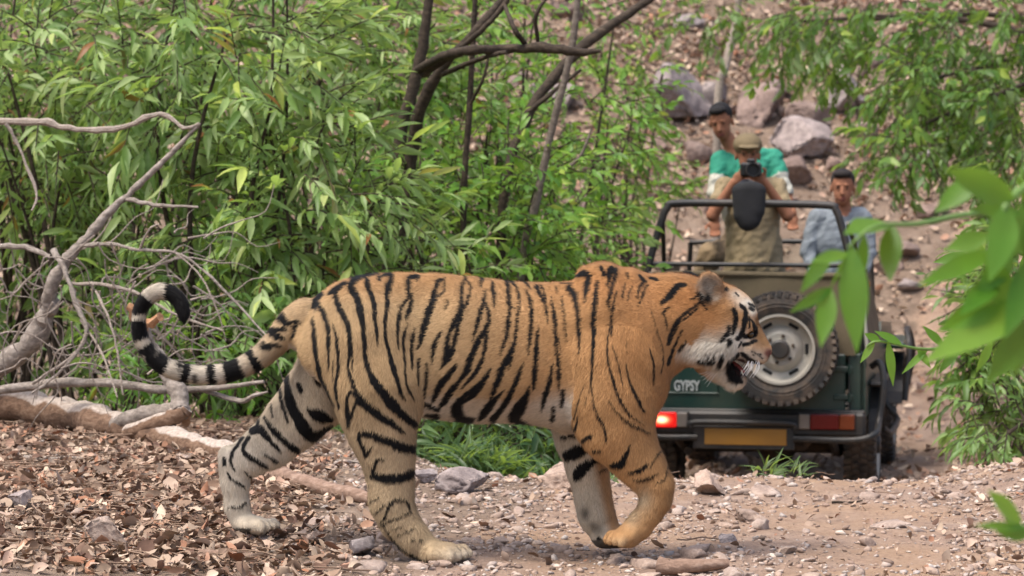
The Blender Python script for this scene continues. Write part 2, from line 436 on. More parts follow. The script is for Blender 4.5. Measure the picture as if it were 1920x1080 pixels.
for x, y in hs:
    if abs(x / y * FPX) > 1000: continue
    s = float(np.exp(rng.normal(-2.25, .5)))
    o = link('hill_stone', HILL_ME[rng.randint(8)], M_hill); o.location = (x, y, ground_z(x, y) + s * .1); o.scale = (s, s, s * rng.uniform(.8, 1.3)); o.rotation_euler = (rng.normal(0, .4), rng.normal(0, .4), rng.uniform(0, 6.28))
    tag(o, 'smallish brown stone lying among dry leaves on the hillside', 'stone', 'stones on the hillside')
# ---------------------------------------------------------------- dry leaves
def dry_leaf(seed, nseg=4):
    rs = np.random.RandomState(seed); V = []; c1 = rs.uniform(.2, 1.3) * rs.choice([-1, 1]); c2 = rs.uniform(-.9, .9); w0 = rs.uniform(.17, .34)
    for i in range(nseg + 1):
        t = i / nseg; w_ = w0 * max(.02, math.sin(math.pi * (t ** .85))) ** .75
        zc = c2 * (t - .5) ** 2 * 1.3
        for s in (-1, 0, 1):
            V.append((t * 2 - 1, s * w_ * 2, zc + abs(s) * w_ * c1 + .05 * rs.normal()))
    V = np.array(V) * .5; F_ = []
    for i in range(nseg):
        for s in range(2): a = i * 3 + s; F_.append((a, a + 1, a + 4, a + 3))
    return V, np.array(F_)
DRY = [dry_leaf(s, 5) for s in range(12)]
def m_dry(obj=False):
    q = NT('dry_leaf_object' if obj else 'dry_leaf'); t = q.n('ObjectInfo').outputs['Random'] if obj else q.n('Attribute', attribute_name='tint').outputs['Fac']
    c = q.ramp(t, [(0, s2l((92, 68, 56))), (.2, s2l((128, 104, 86))), (.42, s2l((154, 132, 112))), (.62, s2l((166, 146, 126))), (.74, s2l((156, 108, 80))), (.8, s2l((178, 154, 136))), (.92, s2l((176, 154, 134))), (1, s2l((204, 184, 160)))])
    c = q.mix(.4, c, q.ramp(q.noise(60, 4, q.co), [(.3, (.6, .55, .52)), (.7, (1, 1, 1))]), 'MULTIPLY')
    q.set(Base_Color=c, Roughness=.8, Specular_IOR_Level=.25); return q.m
M_dry = m_dry(); M_dryo = m_dry(True)
def litter_density(x, y):
    px = x / y * FPX + 960
    d = 1 - .965 * sstep(430, 720, px) + .16 * sstep(1700, 1900, px)
    return np.clip(d * (.75 + .4 * vnoise(x * 2, y * 2)), 0, 1)
DRY_ME = [mesh_np('dry_leaf', V, F_, smooth=True) for V, F_ in DRY]
lp = sample(18000, -2.6, 2.9, 9.1, 15.2, litter_density)
ls = (.016 + .046 * rng.rand(len(lp)) ** 1.5) * (1 + .4 * (rng.rand(len(lp)) < .12)) * np.where(track_amount(lp[:, 0], lp[:, 1]) > .5, .7, 1)
lz = terrain(lp[:, 0], lp[:, 1]) + .006 + rng.rand(len(lp)) * .018
cand = [i for i in np.argsort(-ls / lp[:, 1]) if -.172 * lp[i, 1] < lp[i, 0] < .172 * lp[i, 1] and lp[i, 1] < 11.6][:280]
for i in cand:
    o = link('dry_leaf', DRY_ME[rng.randint(12)], M_dryo); o.location = (lp[i, 0], lp[i, 1], lz[i] + .008); o.scale = [float(ls[i]) * 1.1] * 3
    o.rotation_euler = (rng.normal(0, .5), rng.normal(0, .5), rng.uniform(0, 6.28)); tag(o, 'curled brown dry leaf lying on the forest floor', 'leaf', 'large dry leaves on the forest floor')
rest = np.setdiff1d(np.arange(len(lp)), cand)
tag(scatter_mesh('leaf_litter', DRY, np.stack([lp[rest, 0], lp[rest, 1], lz[rest]], -1), ls[rest], rot_np(len(rest), .6), rng.rand(len(rest)) ** 1.15, M_dry, True), 'carpet of dry brown leaves beside the track', 'leaf litter', kind='stuff')
hd = lambda x, y: np.clip((1 - .85 * track_amount(x, y)) * (.6 + .7 * vnoise(x * .8, y * .8)) + .08, 0, 1)
hp_ = sample(84000, -6.5, 8.0, 17, 40, hd)
hl = rng.uniform(.045, .10, len(hp_))
tag(scatter_mesh('hillside_litter', DRY, np.stack([hp_[:, 0], hp_[:, 1], terrain(hp_[:, 0], hp_[:, 1]) + .02 + .03 * rng.rand(len(hp_))], -1), hl, rot_np(len(hp_), .55), rng.rand(len(hp_)) ** .6, M_dry, True), 'dry fallen leaves covering the rocky hillside', 'leaf litter', kind='stuff')

# fine dead twigs mixed into the litter
tp_ = sample(420, -2.4, 2.6, 9.2, 14.8, litter_density); V_ = []; F2 = []
for x, y in tp_:
    a = rng.uniform(0, 6.28); L = rng.uniform(.05, .22); r_ = rng.uniform(.0012, .0035); b = len(V_); dx, dy = math.cos(a), math.sin(a); bend = rng.normal(0, .12) * L
    for k in range(4):
        t = k / 3 - .5; X = x + dx * L * t - dy * bend * (4 * t * t); Y = y + dy * L * t + dx * bend * (4 * t * t); Z = ground_z(X, Y) + .03 + rng.rand() * .008
        for q in range(3): aa = q * 2.094; V_.append((X - dy * r_ * math.cos(aa), Y + dx * r_ * math.cos(aa), Z + r_ * math.sin(aa)))
    F2 += [(b + k * 3 + q, b + k * 3 + (q + 1) % 3, b + k * 3 + 3 + (q + 1) % 3, b + k * 3 + 3 + q) for k in range(3) for q in range(3)]
tag(link('litter_twigs', mesh_np('litter_twigs', np.array(V_), np.array(F2), tint=np.full(len(V_), .3)), M_dry), 'fine dead twigs strewn through the leaf litter', 'twigs', kind='stuff')
# ================================================================== the open safari vehicle
M_green = worn('green_paint', s2l((22, 54, 48)), .34, .18, 5, dust=.10, spec=.5)
M_black = worn('black_metal', s2l((26, 28, 29)), .5, .2, 10, dust=.12)
M_rubber = worn('tyre_rubber', s2l((46, 45, 44)), .82, .2, 12, dust=.4, bump=.004)
M_khaki = worn('khaki_canvas', s2l((84, 74, 54)), .9, .15, 6, dust=.08, bump=.004)
M_vinyl = worn('dark_vinyl', s2l((24, 30, 30)), .5, .2, 7, dust=.15)
M_rim = worn('wheel_paint', s2l((158, 154, 144)), .42, .12, 9, dust=.2)
M_seat = worn('seat_vinyl', s2l((60, 56, 50)), .6, .2, 7)
M_yellow = worn('plate_yellow', s2l((140, 98, 30)), .5, .08, 5, dust=.1)
M_letter = NT('letter_silver').set(Base_Color=s2l((170, 176, 174)), Roughness=.45).m
M_chrome = NT('bright_metal').set(Base_Color=(.7, .7, .7), Roughness=.25, Metallic=1.0).m
M_mud = worn('underbody', s2l((34, 30, 27)), .9, .3, 8, dust=.3)
def lens(name, c, e=0.0):
    q = NT(name); n = q.n('TexWave', wave_type='BANDS', bands_direction='X'); n.inputs['Scale'].default_value = 60
    q.l(q.oco, n.inputs['Vector']); q.set(Base_Color=s2l(c), Roughness=.2)
    q.bump(n.outputs['Fac'], .002, .5)
    if e:
        g = q.n('Mapping'); q.l(q.oco, g.inputs[0]); g.inputs['Location'].default_value = (.004, 0, 0); g.inputs['Scale'].default_value = (12.0, 12.0, 22)
        t = q.n('TexGradient', gradient_type='SPHERICAL'); q.l(g.outputs[0], t.inputs[0])
        q.set(Emission_Color=q.ramp(t.outputs['Fac'], [(0, (.75, .01, .008)), (.3, (1, .05, .02)), (.75, (1, .42, .22))]))
        q.set(Emission_Strength=q.math('ADD', q.math('MULTIPLY', t.outputs['Fac'], e * 1.4), e * .18))
    return q.m
M_red = lens('red_lens', (96, 22, 20)); M_amber = lens('amber_lens', (112, 54, 30)); M_clear = lens('clear_lens', (120, 112, 104)); M_lit = lens('lit_red_lens', (150, 20, 16), 2.4)
JD = 19.0; JK = FPX / JD; JZ = -0.90
jeep = empty('safari_vehicle', ((1412 - 960) / JK, JD, JZ), (0, 0, R(-10)))
tag(jeep, 'open dark green safari vehicle seen from behind with spare wheel and roll bar', 'vehicle')
jx = lambda px: (px - 1412) / JK
jz = lambda py: (YHOR + (CAMH - JZ) * JK - py) / JK
HW = .72
# body shell: two pressed side panels with round wheel arches, floor, corners, bonnet, wings
def arc(cy, cz_, r, a0, a1, n=10): return [(cy + r * math.cos(a0 + (a1 - a0) * i / n), cz_ + r * math.sin(a0 + (a1 - a0) * i / n)) for i in range(n + 1)]
RW, FW, WR = .74, 3.08, .355
side = [(0, .60)] + arc(RW, .36, .43, R(146), R(34)) + [(1.2, .50), (2.55, .50)] + arc(FW, .36, .45, R(150), R(20)) + [(3.62, .62), (3.62, .98), (3.4, 1.03), (2.2, 1.10), (1.95, 1.10), (1.9, 1.02), (0, 1.02)]
b = MB()
for s in (-1, 1): b.prism(side, s * HW, s * (HW - .035), axis='x')
b.box((0, 1.0, .585), (1.36, 1.9, .03)); b.box((0, 1.95, .80), (1.36, .03, .5))
for s in (-1, 1): b.box((s * .665, .015, .81), (.105, .03, .40), bev=.008)
b.add([(-.70, 2.2, 1.095), (.70, 2.2, 1.095), (-.60, 3.6, 1.0), (.60, 3.6, 1.0), (-.70, 2.2, 1.06), (.70, 2.2, 1.06), (-.60, 3.6, .6), (.60, 3.6, .6)], [(0, 1, 3, 2), (4, 6, 7, 5), (0, 2, 6, 4), (1, 5, 7, 3), (2, 3, 7, 6), (0, 4, 5, 1)])
b.box((0, 2.08, 1.09), (1.36, .26, .03), bev=.01)
body_j = b.build('body', M_green, jeep, True)
for s in (-1, 1):      # flared wheel arches
    for wy, r, w_ in ((RW, .44, .07), (FW, .47, .12)):
        m = MB(); A = arc(wy, .36, r, R(165), R(10), 14); A2 = arc(wy, .36, r - .03, R(165), R(10), 14)
        m.prism(A + A2[::-1], s * (HW + .002), s * (HW + w_), axis='x'); m.build('wheel_arch', M_black, jeep)
# tailgate with pressed panel, hinges and a name in raised letters
t = MB(); t.box((-.02, -.008, jz(715)), (1.225, .036, jz(662) - jz(768)), bev=.008)
tg = t.build('tailgate', M_green, jeep)
m = MB(); x0, x1, z0, z1 = jx(1250), jx(1346), jz(738), jz(680); zc, xc = (z0 + z1) / 2, (x0 + x1) / 2
m.box((xc, -.030, z0), (x1 - x0 + .02, .010, .012), bev=.004); m.box((xc, -.030, z1), (x1 - x0 + .02, .010, .012), bev=.004)
m.box((x0, -.030, zc), (.012, .010, z1 - z0 - .014), bev=.004); m.box((x1, -.030, zc), (.012, .010, z1 - z0 - .014), bev=.004); m.build('panel_frame', M_green, tg)
fc = bpy.data.curves.new('lettering', 'FONT'); fc.body = 'GYPSY'; fc.size = .075; fc.extrude = .004; fc.offset = .0022; fc.align_x = 'LEFT'; fc.space_character = 1.0
fo_ = bpy.data.objects.new('tmp', fc); COL.objects.link(fo_); bpy.context.view_layer.update()
lm = bpy.data.meshes.new_from_object(fo_.evaluated_get(bpy.context.evaluated_depsgraph_get())); bpy.data.objects.remove(fo_)
lo = link('lettering', lm, M_letter, tg); lo.location = (jx(1264), -.032, jz(733)); lo.rotation_euler = (R(90), 0, 0)
wx = max(v.co.x for v in lm.vertices); lo.scale = ((jx(1313) - jx(1264)) / wx, 1.22, 1)
lo['label'] = 'silver raised name GYPSY'
for px_, py_ in ((1581, 690), (1581, 742)):
    m = MB(); m.box((jx(px_), -.032, jz(py_)), (.12, .012, .035), bev=.004); m.tube([(jx(1592), -.036, jz(py_) - .03), (jx(1592), -.036, jz(py_) + .03)], .010, 8); m.build('hinge', M_green, tg)
m = MB(); m.lathe([(.0001, -.045), (.012, -.043), (.013, -.026)], 12, Matrix.Translation((jx(1234), 0, jz(729)))); m.build('latch_knob', M_chrome, tg, True)
m = MB(); m.tube([(jx(1592), -.03, jz(668)), (jx(1592), -.03, jz(764))], .005, 6); m.build('door_seam', M_black, tg)
# canvas: rear flap, dark side curtains, rolled edge
def cloth(name, quad, n, m_, amp, mat, seed, thick=.012, parent=None):
    a, b_, c, d = [np.array(q, float) for q in quad]; V = []; nx_, nz_ = n, m_
    nn = np.cross(b_ - a, d - a); nn /= np.linalg.norm(nn)
    for k in (0, 1):
        for i in range(nx_ + 1):
            for j in range(nz_ + 1):
                u, v = i / nx_, j / nz_; p = (a * (1 - u) + b_ * u) * (1 - v) + (d * (1 - u) + c * u) * v
                q = p + nn * (amp * mnoise.noise(Vector((u * 4 + seed, v * 2.2, seed))) + amp * .4 * math.sin(u * 23 + v * 4 + seed) * (1 - v)) - nn * thick * k
                V.append(q)
    N1 = (nx_ + 1) * (nz_ + 1); F_ = []
    for i in range(nx_):
        for j in range(nz_):
            p = i * (nz_ + 1) + j; r = (p, p + nz_ + 1, p + nz_ + 2, p + 1); F_.append(r); F_.append(tuple(x + N1 for x in r[::-1]))
    rim = [i * (nz_ + 1) for i in range(nx_ + 1)] + [nx_ * (nz_ + 1) + j for j in range(1, nz_ + 1)] + [i * (nz_ + 1) + nz_ for i in range(nx_ - 1, -1, -1)] + [j for j in range(nz_ - 1, 0, -1)]
    for p, q in zip(rim, rim[1:] + rim[:1]): F_.append((p, q, q + N1, p + N1)) 
    mm = MB(); mm.add(V, F_); return mm.build(name, mat, parent, True, 60)
cloth('rear_canvas', ((-.69, -.02, jz(664)), (.66, -.02, jz(664)), (.63, .05, jz(516)), (-.66, .05, jz(516))), 26, 12, .016, M_khaki, 2.0, parent=jeep)
m = MB(); m.tube([(-.66, .055, jz(517)), (-.3, .045, jz(514)), (.1, .055, jz(516)), (.64, .05, jz(517))], .020, 8); m.build('canvas_roll', M_khaki, jeep, True)
for s in (-1, 1):
    cloth('side_canvas', ((s * .725, .02, 1.02), (s * .725, 1.85, 1.02), (s * .66, 1.6, 1.52), (s * .66, .06, 1.50)), 16, 8, .014, M_vinyl, 5.0 + s, parent=jeep)
    m = MB(); m.tube(curve_pts([(s * .735, .01, 1.00), (s * .71, .03, 1.25), (s * .67, .06, 1.52)], 4), .012, 8); m.build('canvas_piping', M_rim, jeep, True)
# bumper and lamps
m = MB(); m.box((.0, -.055, jz(792)), (1.45, .10, .155), bev=.018); m.box((0, -.03, jz(770)), (1.44, .10, .03), bev=.008); bp = m.build('bumper', M_black, jeep)
m = MB(); m.tube(curve_pts([(jx(1490), -.115, jz(818)), (jx(1600), -.125, jz(819)), (jx(1640), -.08, jz(808)), (.80, .10, jz(790)), (.83, .16, jz(720)), (.80, .22, jz(682)), (.745, .26, jz(690))], 6), .022, 10); m.build('corner_guard', M_black, jeep, True)
m = MB(); m.tube(curve_pts([(jx(1310), -.115, jz(818)), (jx(1240), -.12, jz(819)), (-.74, -.08, jz(812)), (-.80, .10, jz(790))], 6), .022, 10); m.build('corner_guard', M_black, jeep, True)
m = MB(); m.tube(curve_pts([(jx(1298), -.13, jz(800)), (jx(1306), -.135, jz(790)), (jx(1400), -.135, jz(789)), (jx(1486), -.135, jz(790)), (jx(1494), -.13, jz(800))], 6), .020, 10); m.build('plate_guard', M_black, bp, True)
def lamp(name, parts):
    e = empty(name, ((jx(parts[0][0]) + jx(parts[-1][1])) / 2, -.1, jz(786)), parent=jeep)
    for x0, x1, nm, mt in parts:
        m = MB(); cxx = (jx(x0) + jx(x1)) / 2; m.box((0, 0, 0), (jx(x1) - jx(x0) - .002, .05, .098), bev=.008); o = m.build(nm, mt, e); o.location = (cxx - e.location.x, -.012, 0)
    m = MB(); w_ = jx(parts[-1][1]) - jx(parts[0][0]); m.box((0, .012, 0), (w_ + .016, .05, .112), bev=.006); m.build('lamp_housing', M_black, e); return e
l1 = lamp('tail_lamp', ((1217, 1272, 'red_lens', M_lit), (1272, 1293, 'clear_lens', M_clear))); l1['label'] = 'lit red tail lamp'
lamp('tail_lamp', ((1500, 1521, 'clear_lens', M_clear), (1521, 1575, 'red_lens', M_red), (1575, 1604, 'amber_lens', M_amber)))
m = MB(); m.box((jx(1401), -.118, jz(816)), (jx(1477) - jx(1324), .006, .105), bev=.002); npl = m.build('number_plate', M_yellow, jeep); npl['label'] = 'plain yellow number plate'
m = MB(); m.box((jx(1397), -.105, jz(818)), (jx(1492) - jx(1302), .018, .15), bev=.006); m.build('plate_bracket', M_black, jeep)
# wheels
def tyre(mb, R_, w_, n=56):
    """a cross-ply tyre: rounded shoulders and two staggered rows of tread blocks"""
    prof = [(R_ * .60, -w_ * .40), (R_ * .70, -w_ * .5), (R_ * .86, -w_ * .52), (R_ * .955, -w_ * .47), (R_ * .972, -w_ * .2), (R_ * .975, 0), (R_ * .972, w_ * .2), (R_ * .955, w_ * .47), (R_ * .86, w_ * .52), (R_ * .70, w_ * .5), (R_ * .60, w_ * .40)]
    mb.lathe(prof, n, axis='y', closed=True)
    for k in range(44):
        a = 2 * math.pi * k / 44
        for row, (yy, dl) in enumerate(((-.36, 0), (-.12, .5), (.12, 0), (.36, .5))):
            aa = a + dl * 2 * math.pi / 44; edge = abs(yy) > .3
            M_ = Matrix.Rotation(-aa, 4, 'Y') @ Matrix.Translation((R_ * (.955 if edge else .975), yy * w_ * 1.12, 0)) @ Matrix.Rotation(.25 if yy > 0 else -.25, 4, 'X')
            mb.box((0, 0, 0), (R_ * .075, w_ * (.25 if edge else .2), R_ * .082), M_)
    for sgn in (-1, 1):
        for rr_ in (.74, .80): mb.lathe([(R_ * rr_, sgn * w_ * .505), (R_ * (rr_ + .012), sgn * w_ * .535), (R_ * (rr_ + .024), sgn * w_ * .512)], n, axis='y', closed=True)
    return mb
def wheel(name, parent, loc, face=-1, R_=.365, w_=.20, axis='x', detail=True):
    """face = -1: outer side looks to -y of the wheel's own frame"""
    e = empty(name, loc, (0, 0, R(90) if axis == 'x+' else (R(-90) if axis == 'x-' else 0)), parent)
    tyre(MB(), R_, w_).build('tyre', M_rubber, e, True, 30)
    f = face; r_ = R_ * .62
    m = MB(); m.lathe([(r_ * .98, f * w_ * .46), (r_ * 1.0, f * w_ * .52), (r_ * .93, f * w_ * .52), (r_ * .90, f * w_ * .40), (r_ * .86, f * w_ * .18), (r_ * .66, f * w_ * .12), (r_ * .62, f * w_ * .20), (r_ * .46, f * w_ * .34), (r_ * .30, f * w_ * .34), (r_ * .29, f * w_ * .40), (.0001, f * w_ * .40)], 40, axis='y', caps=False); rim = m.build('rim', M_rim, e, True, 28)
    m = MB(); m.lathe([(r_ * .28, f * w_ * .39), (r_ * .27, f * w_ * .56), (r_ * .22, f * w_ * .60), (.0001, f * w_ * .60)], 24, axis='y'); m.build('hub_cap', M_black, e, True, 30)
    if detail:
        for k in range(6):      # nuts between the hand holes
            a = 2 * math.pi * k / 6 + .3; m = MB(); m.lathe([(.012, f * w_ * .33), (.012, f * w_ * .43), (.0001, f * w_ * .45)], 6, Matrix.Translation((r_ * .385 * math.cos(a), 0, r_ * .385 * math.sin(a)))); m.build('wheel_nut', M_mud, rim)
        for k in range(6):      # slots round the dish: solid blocks, their inner shade painted black
            a = 2 * math.pi * k / 6
            m = MB(); m.box((0, 0, 0), (r_ * .10, .012, r_ * .30), Matrix.Rotation(-a, 4, 'Y') @ Matrix.Translation((r_ * .74, f * w_ * .165, 0)) , bev=.005); m.build('hand_hole_shade', M_slot_shade, rim)
    return e
M_slot_shade = NT('painted_slot_shade').set(Base_Color=(.008, .008, .008), Roughness=.9).m
sw_ = wheel('spare_wheel', jeep, (jx(1468), -.155, jz(650)), -1, .363, .19, 'y'); sw_['label'] = 'spare wheel with chunky tyre and grey steel rim'
m = MB(); m.lathe([(.10, -.09), (.12, .0), (.14, .0)], 16, Matrix.Translation((jx(1468), 0, jz(650)))); m.box((jx(1500), -.03, jz(650)), (.42, .03, .06)); m.build('wheel_carrier', M_black, jeep)
for sx_, ax in ((-1, 'x-'), (1, 'x+')):
    for wy in (RW, FW): wheel('road_wheel', jeep, (sx_ * .66, wy, .362), -1, .362, .20, ax, False)
# under the floor
m = MB(); m.tube([(-.6, RW, .34), (.6, RW, .34)], .045, 10); m.lathe([(.0001, -.16), (.09, -.13), (.13, -.04), (.13, .04), (.09, .13), (.0001, .16)], 16, Matrix.Translation((.1, RW, .35))); m.build('rear_axle', M_mud, jeep, True)
for s in (-1, 1):
    m = MB(); m.box((s * .42, 1.7, .50), (.07, 3.4, .10)); m.build('chassis_rail', M_mud, jeep)
    m = MB(); m.tube(curve_pts([(s * .5, .05, .46), (s * .5, RW, .30), (s * .5, 1.35, .44)], 6), .028, 6); m.build('leaf_spring', M_mud, jeep)
m = MB(); m.box((0, .3, .47), (.72, .42, .20), bev=.04); m.build('fuel_tank', M_mud, jeep)
m = MB(); m.tube(curve_pts([(-.38, .6, .40), (-.40, .2, .38), (-.42, -.02, .37)], 5), .026, 10); m.build('exhaust_pipe', M_mud, jeep, True)
# roll bar
zt = jz(383)
m = MB(); m.tube(curve_pts([(jx(1207), .10, jz(520)), (jx(1216), .11, jz(480)), (jx(1236), .12, jz(412)), (jx(1246), .125, jz(391)), (jx(1264), .13, zt + .003), (jx(1400), .13, jz(382)), (jx(1546), .13, jz(385)), (jx(1564), .125, jz(394)), (jx(1574), .12, jz(420)), (jx(1590), .11, jz(480)), (jx(1604), .10, jz(522))], 6), .025, 12); m.build('roll_bar', M_black, jeep, True)
m = MB(); m.tube([(jx(1212), .11, jz(497)), (jx(1597), .11, jz(498))], .015, 10); m.build('cross_bar', M_black, jeep, True)
for s, px_ in ((-1, 1207), (1, 1604)):
    m = MB(); m.tube([(jx(px_), .10, jz(522)), (s * .69, .10, 1.0)], .025, 10); m.build('roll_bar_leg', M_black, jeep, True)
    m = MB(); m.tube(curve_pts([(s * .60, .12, zt - .12), (s * .66, .7, 1.5), (s * .68, 1.2, 1.05)], 5), .016, 8); m.build('brace', M_black, jeep, True)
# seats and windscreen
for y_, z_ in ((.95, .98), (1.55, .92)):
    m = MB(); m.box((0, y_, z_), (1.2, .42, .12), bev=.04); st_ = m.build('bench_seat', M_seat, jeep, True)
    m = MB(); m.box((0, y_ + .24, z_ + .22), (1.2, .10, .40), bev=.04); m.build('seat_back', M_seat, st_, True)
m = MB(); m.tube(curve_pts([(-.66, 2.1, 1.1), (-.64, 2.05, 1.60), (-.58, 2.04, 1.66), (0, 2.04, 1.67), (.58, 2.04, 1.66), (.64, 2.05, 1.60), (.66, 2.1, 1.1)], 5), .018, 8); wsf = m.build('windscreen_frame', M_black, jeep, True)
M_glass = NT('glass').set(Base_Color=(.9, .95, .93), Roughness=.03, Transmission_Weight=1.0, IOR=1.45).m
m = MB(); m.box((0, 2.06, 1.38), (1.24, .005, .52)); m.build('pane', M_glass, wsf)
# step and nerf bars along the side
for s in (-1, 1):
    m = MB(); m.tube(curve_pts([(s * .70, 1.15, .52), (s * .80, 1.22, .40), (s * .82, 1.5, .38), (s * .82, 2.3, .38), (s * .80, 2.5, .40), (s * .70, 2.58, .52)], 5), .022, 8); m.build('side_step', M_black, jeep, True)
    m = MB(); m.tube(curve_pts([(s * .86, 2.62, .50), (s * .89, 2.7, .9), (s * .86, 2.9, .99), (s * .86, 3.4, .97), (s * .88, 3.55, .8), (s * .84, 3.6, .55)], 5), .022, 8); m.build('wing_guard', M_black, jeep, True)
    m = MB(); m.box((s * .79, 3.1, .90), (.15, .98, .05), bev=.02); m.build('wing', M_green, jeep, True)
    m = MB(); m.box((s * .775, RW + .02, .79), (.10, .9, .03), bev=.012); m.build('arch_top', M_black, jeep, True)
# ================================================================== bodies grown from rounded limbs (one continuous skin each)
class SDF:
    def __init__(s, lo, hi, h):
        s.lo = np.array(lo, float); s.h = h; s.n = np.ceil((np.array(hi) - s.lo) / h).astype(int) + 1
        s.D = np.full(s.n, 1.0, np.float32); s.ax = [s.lo[i] + h * np.arange(s.n[i]) for i in range(3)]
        s.G = {}                                             # a distance field for each named region
    def _sub(s, lo, hi):
        a = np.maximum(0, np.floor((np.array(lo) - s.lo) / s.h).astype(int)); b = np.minimum(s.n, np.ceil((np.array(hi) - s.lo) / s.h).astype(int) + 1)
        return tuple(slice(a[i], b[i]) for i in range(3))
    def _xyz(s, sl):
        return (s.ax[0][sl[0]][:, None, None].astype(np.float32), s.ax[1][sl[1]][None, :, None].astype(np.float32), s.ax[2][sl[2]][None, None, :].astype(np.float32))
    def _put(s, sl, d, k, grp, cut=False):
        d = d.astype(np.float32); D = s.D[sl]
        if cut:
            h = np.clip(.5 - .5 * (D + d) / k, 0, 1); s.D[sl] = D * (1 - h) - d * h + k * h * (1 - h); return
        h = np.clip(.5 + .5 * (D - d) / k, 0, 1); s.D[sl] = D * (1 - h) + d * h - k * h * (1 - h)
        if grp:
            if grp not in s.G: s.G[grp] = np.full(s.n, 1.0, np.float16)
            s.G[grp][sl] = np.minimum(s.G[grp][sl], d)
    def cap(s, a, b, ra, rb, sy=1.0, k=.02, grp=None, cut=False, sz=1.0):
        a = np.array(a, float); b = np.array(b, float); m = max(ra, rb) * max(1, sy, sz) + k * 1.5 + .03
        sl = s._sub(np.minimum(a, b) - m, np.maximum(a, b) + m)
        if min(q.stop - q.start for q in sl) <= 0: return s
        X, Y, Z = s._xyz(sl); ab = b - a; L = max(1e-9, (ab * ab).sum())
        t = np.clip(((X - a[0]) * ab[0] + (Y - a[1]) * ab[1] + (Z - a[2]) * ab[2]) / L, 0, 1)
        dx, dy, dz = X - (a[0] + t * ab[0]), Y - (a[1] + t * ab[1]), Z - (a[2] + t * ab[2])
        d = np.sqrt(dx * dx + (dy / sy) ** 2 + (dz / sz) ** 2) - (ra + (rb - ra) * t)
        s._put(sl, d * min(1, max(sy, .6)), k, grp, cut); return s
    def ell(s, c, r, k=.02, grp=None, cut=False, M=None):
        """an ellipsoid with half axes r, turned by the 3x3 M"""
        c = np.array(c, float); r = np.array(r, float); m = r.max() + k * 1.5 + .02; sl = s._sub(c - m, c + m)
        if min(q.stop - q.start for q in sl) <= 0: return s
        X, Y, Z = s._xyz(sl); X = X - c[0]; Y = Y - c[1]; Z = Z - c[2]
        if M is not None:
            M = np.array(M)
            X, Y, Z = [M[0, i] * X + M[1, i] * Y + M[2, i] * Z for i in range(3)]
        k0 = np.sqrt((X / r[0]) ** 2 + (Y / r[1]) ** 2 + (Z / r[2]) ** 2); k1 = np.sqrt((X / r[0] ** 2) ** 2 + (Y / r[1] ** 2) ** 2 + (Z / r[2] ** 2) ** 2) + 1e-9
        s._put(sl, k0 * (k0 - 1) / k1, k, grp, cut); return s
    def mesh(s):
        D = s.D; ins = D < 0; n = np.array(D.shape) - 1
        c8 = sum(ins[i:n[0] + i, j:n[1] + j, k:n[2] + k].astype(np.int8) for i in (0, 1) for j in (0, 1) for k in (0, 1))
        act = (c8 > 0) & (c8 < 8); I = np.argwhere(act); idx = np.full(act.shape, -1, np.int32); idx[act] = np.arange(len(I))
        acc = np.zeros((len(I), 3)); cnt = np.zeros(len(I))
        cor = [(i, j, k) for i in (0, 1) for j in (0, 1) for k in (0, 1)]
        val = {c: D[I[:, 0] + c[0], I[:, 1] + c[1], I[:, 2] + c[2]] for c in cor}
        for c in cor:
            for a in range(3):
                if c[a]: continue
                e = list(c); e[a] = 1; e = tuple(e); v0, v1 = val[c], val[e]; m = (v0 < 0) != (v1 < 0)
                t = v0 / np.where(m, v0 - v1, 1); p = np.tile(np.array(c, float), (len(I), 1)); p[:, a] = t
                acc[m] += p[m]; cnt[m] += 1
        V = (I + acc / cnt[:, None]) * s.h + s.lo
        F_ = []
        for a in range(3):
            u, w_ = [(1, 2), (2, 0), (0, 1)][a]
            sl0 = [slice(1, -1)] * 3; sl1 = [slice(1, -1)] * 3; sl0[a] = slice(0, -1); sl1[a] = slice(1, None)
            d0, d1 = ins[tuple(sl0)], ins[tuple(sl1)]
            E = np.argwhere(d0 != d1); flip = d0[d0 != d1]
            off = np.ones(3, int); off[a] = 0; E = E + off
            q = []
            for (du, dw) in ((0, 0), (-1, 0), (-1, -1), (0, -1)):
                g = E.copy(); g[:, u] += du; g[:, w_] += dw; q.append(idx[g[:, 0], g[:, 1], g[:, 2]])
            q = np.stack(q, -1); q[~flip] = q[~flip][:, ::-1]; q = q[(q >= 0).all(1)]; F_.append(q)
        return V, np.concatenate(F_)[:, ::-1]
    def region(s, P, names):
        """index of the nearest named region for each point"""
        g = np.clip(np.round((P - s.lo) / s.h).astype(int), 0, s.n - 1)
        return np.argmin(np.stack([s.G[m][g[:, 0], g[:, 1], g[:, 2]] for m in names], -1), -1)
def face_normals(V, F_):
    n = np.cross(V[F_[:, 2]] - V[F_[:, 0]], V[F_[:, 3]] - V[F_[:, 1]]); a = np.linalg.norm(n, axis=1) + 1e-12
    return n / a[:, None], a / 2
def v_normals(V, F_):
    fn, a = face_normals(V, F_); vn = np.zeros_like(V)
    for i in range(4): np.add.at(vn, F_[:, i], fn * a[:, None])
    return vn / (np.linalg.norm(vn, axis=1)[:, None] + 1e-12)
# ================================================================== the tiger
TD = 10.05; TK = FPX / TD                     # distance and pixels per metre at its middle
def tp(px, py, y=0.0): return np.array(at(px, py, TD + y))
T = SDF((-1.42, TD - .36, -.03), (.98, TD + .36, 1.09), .0062)
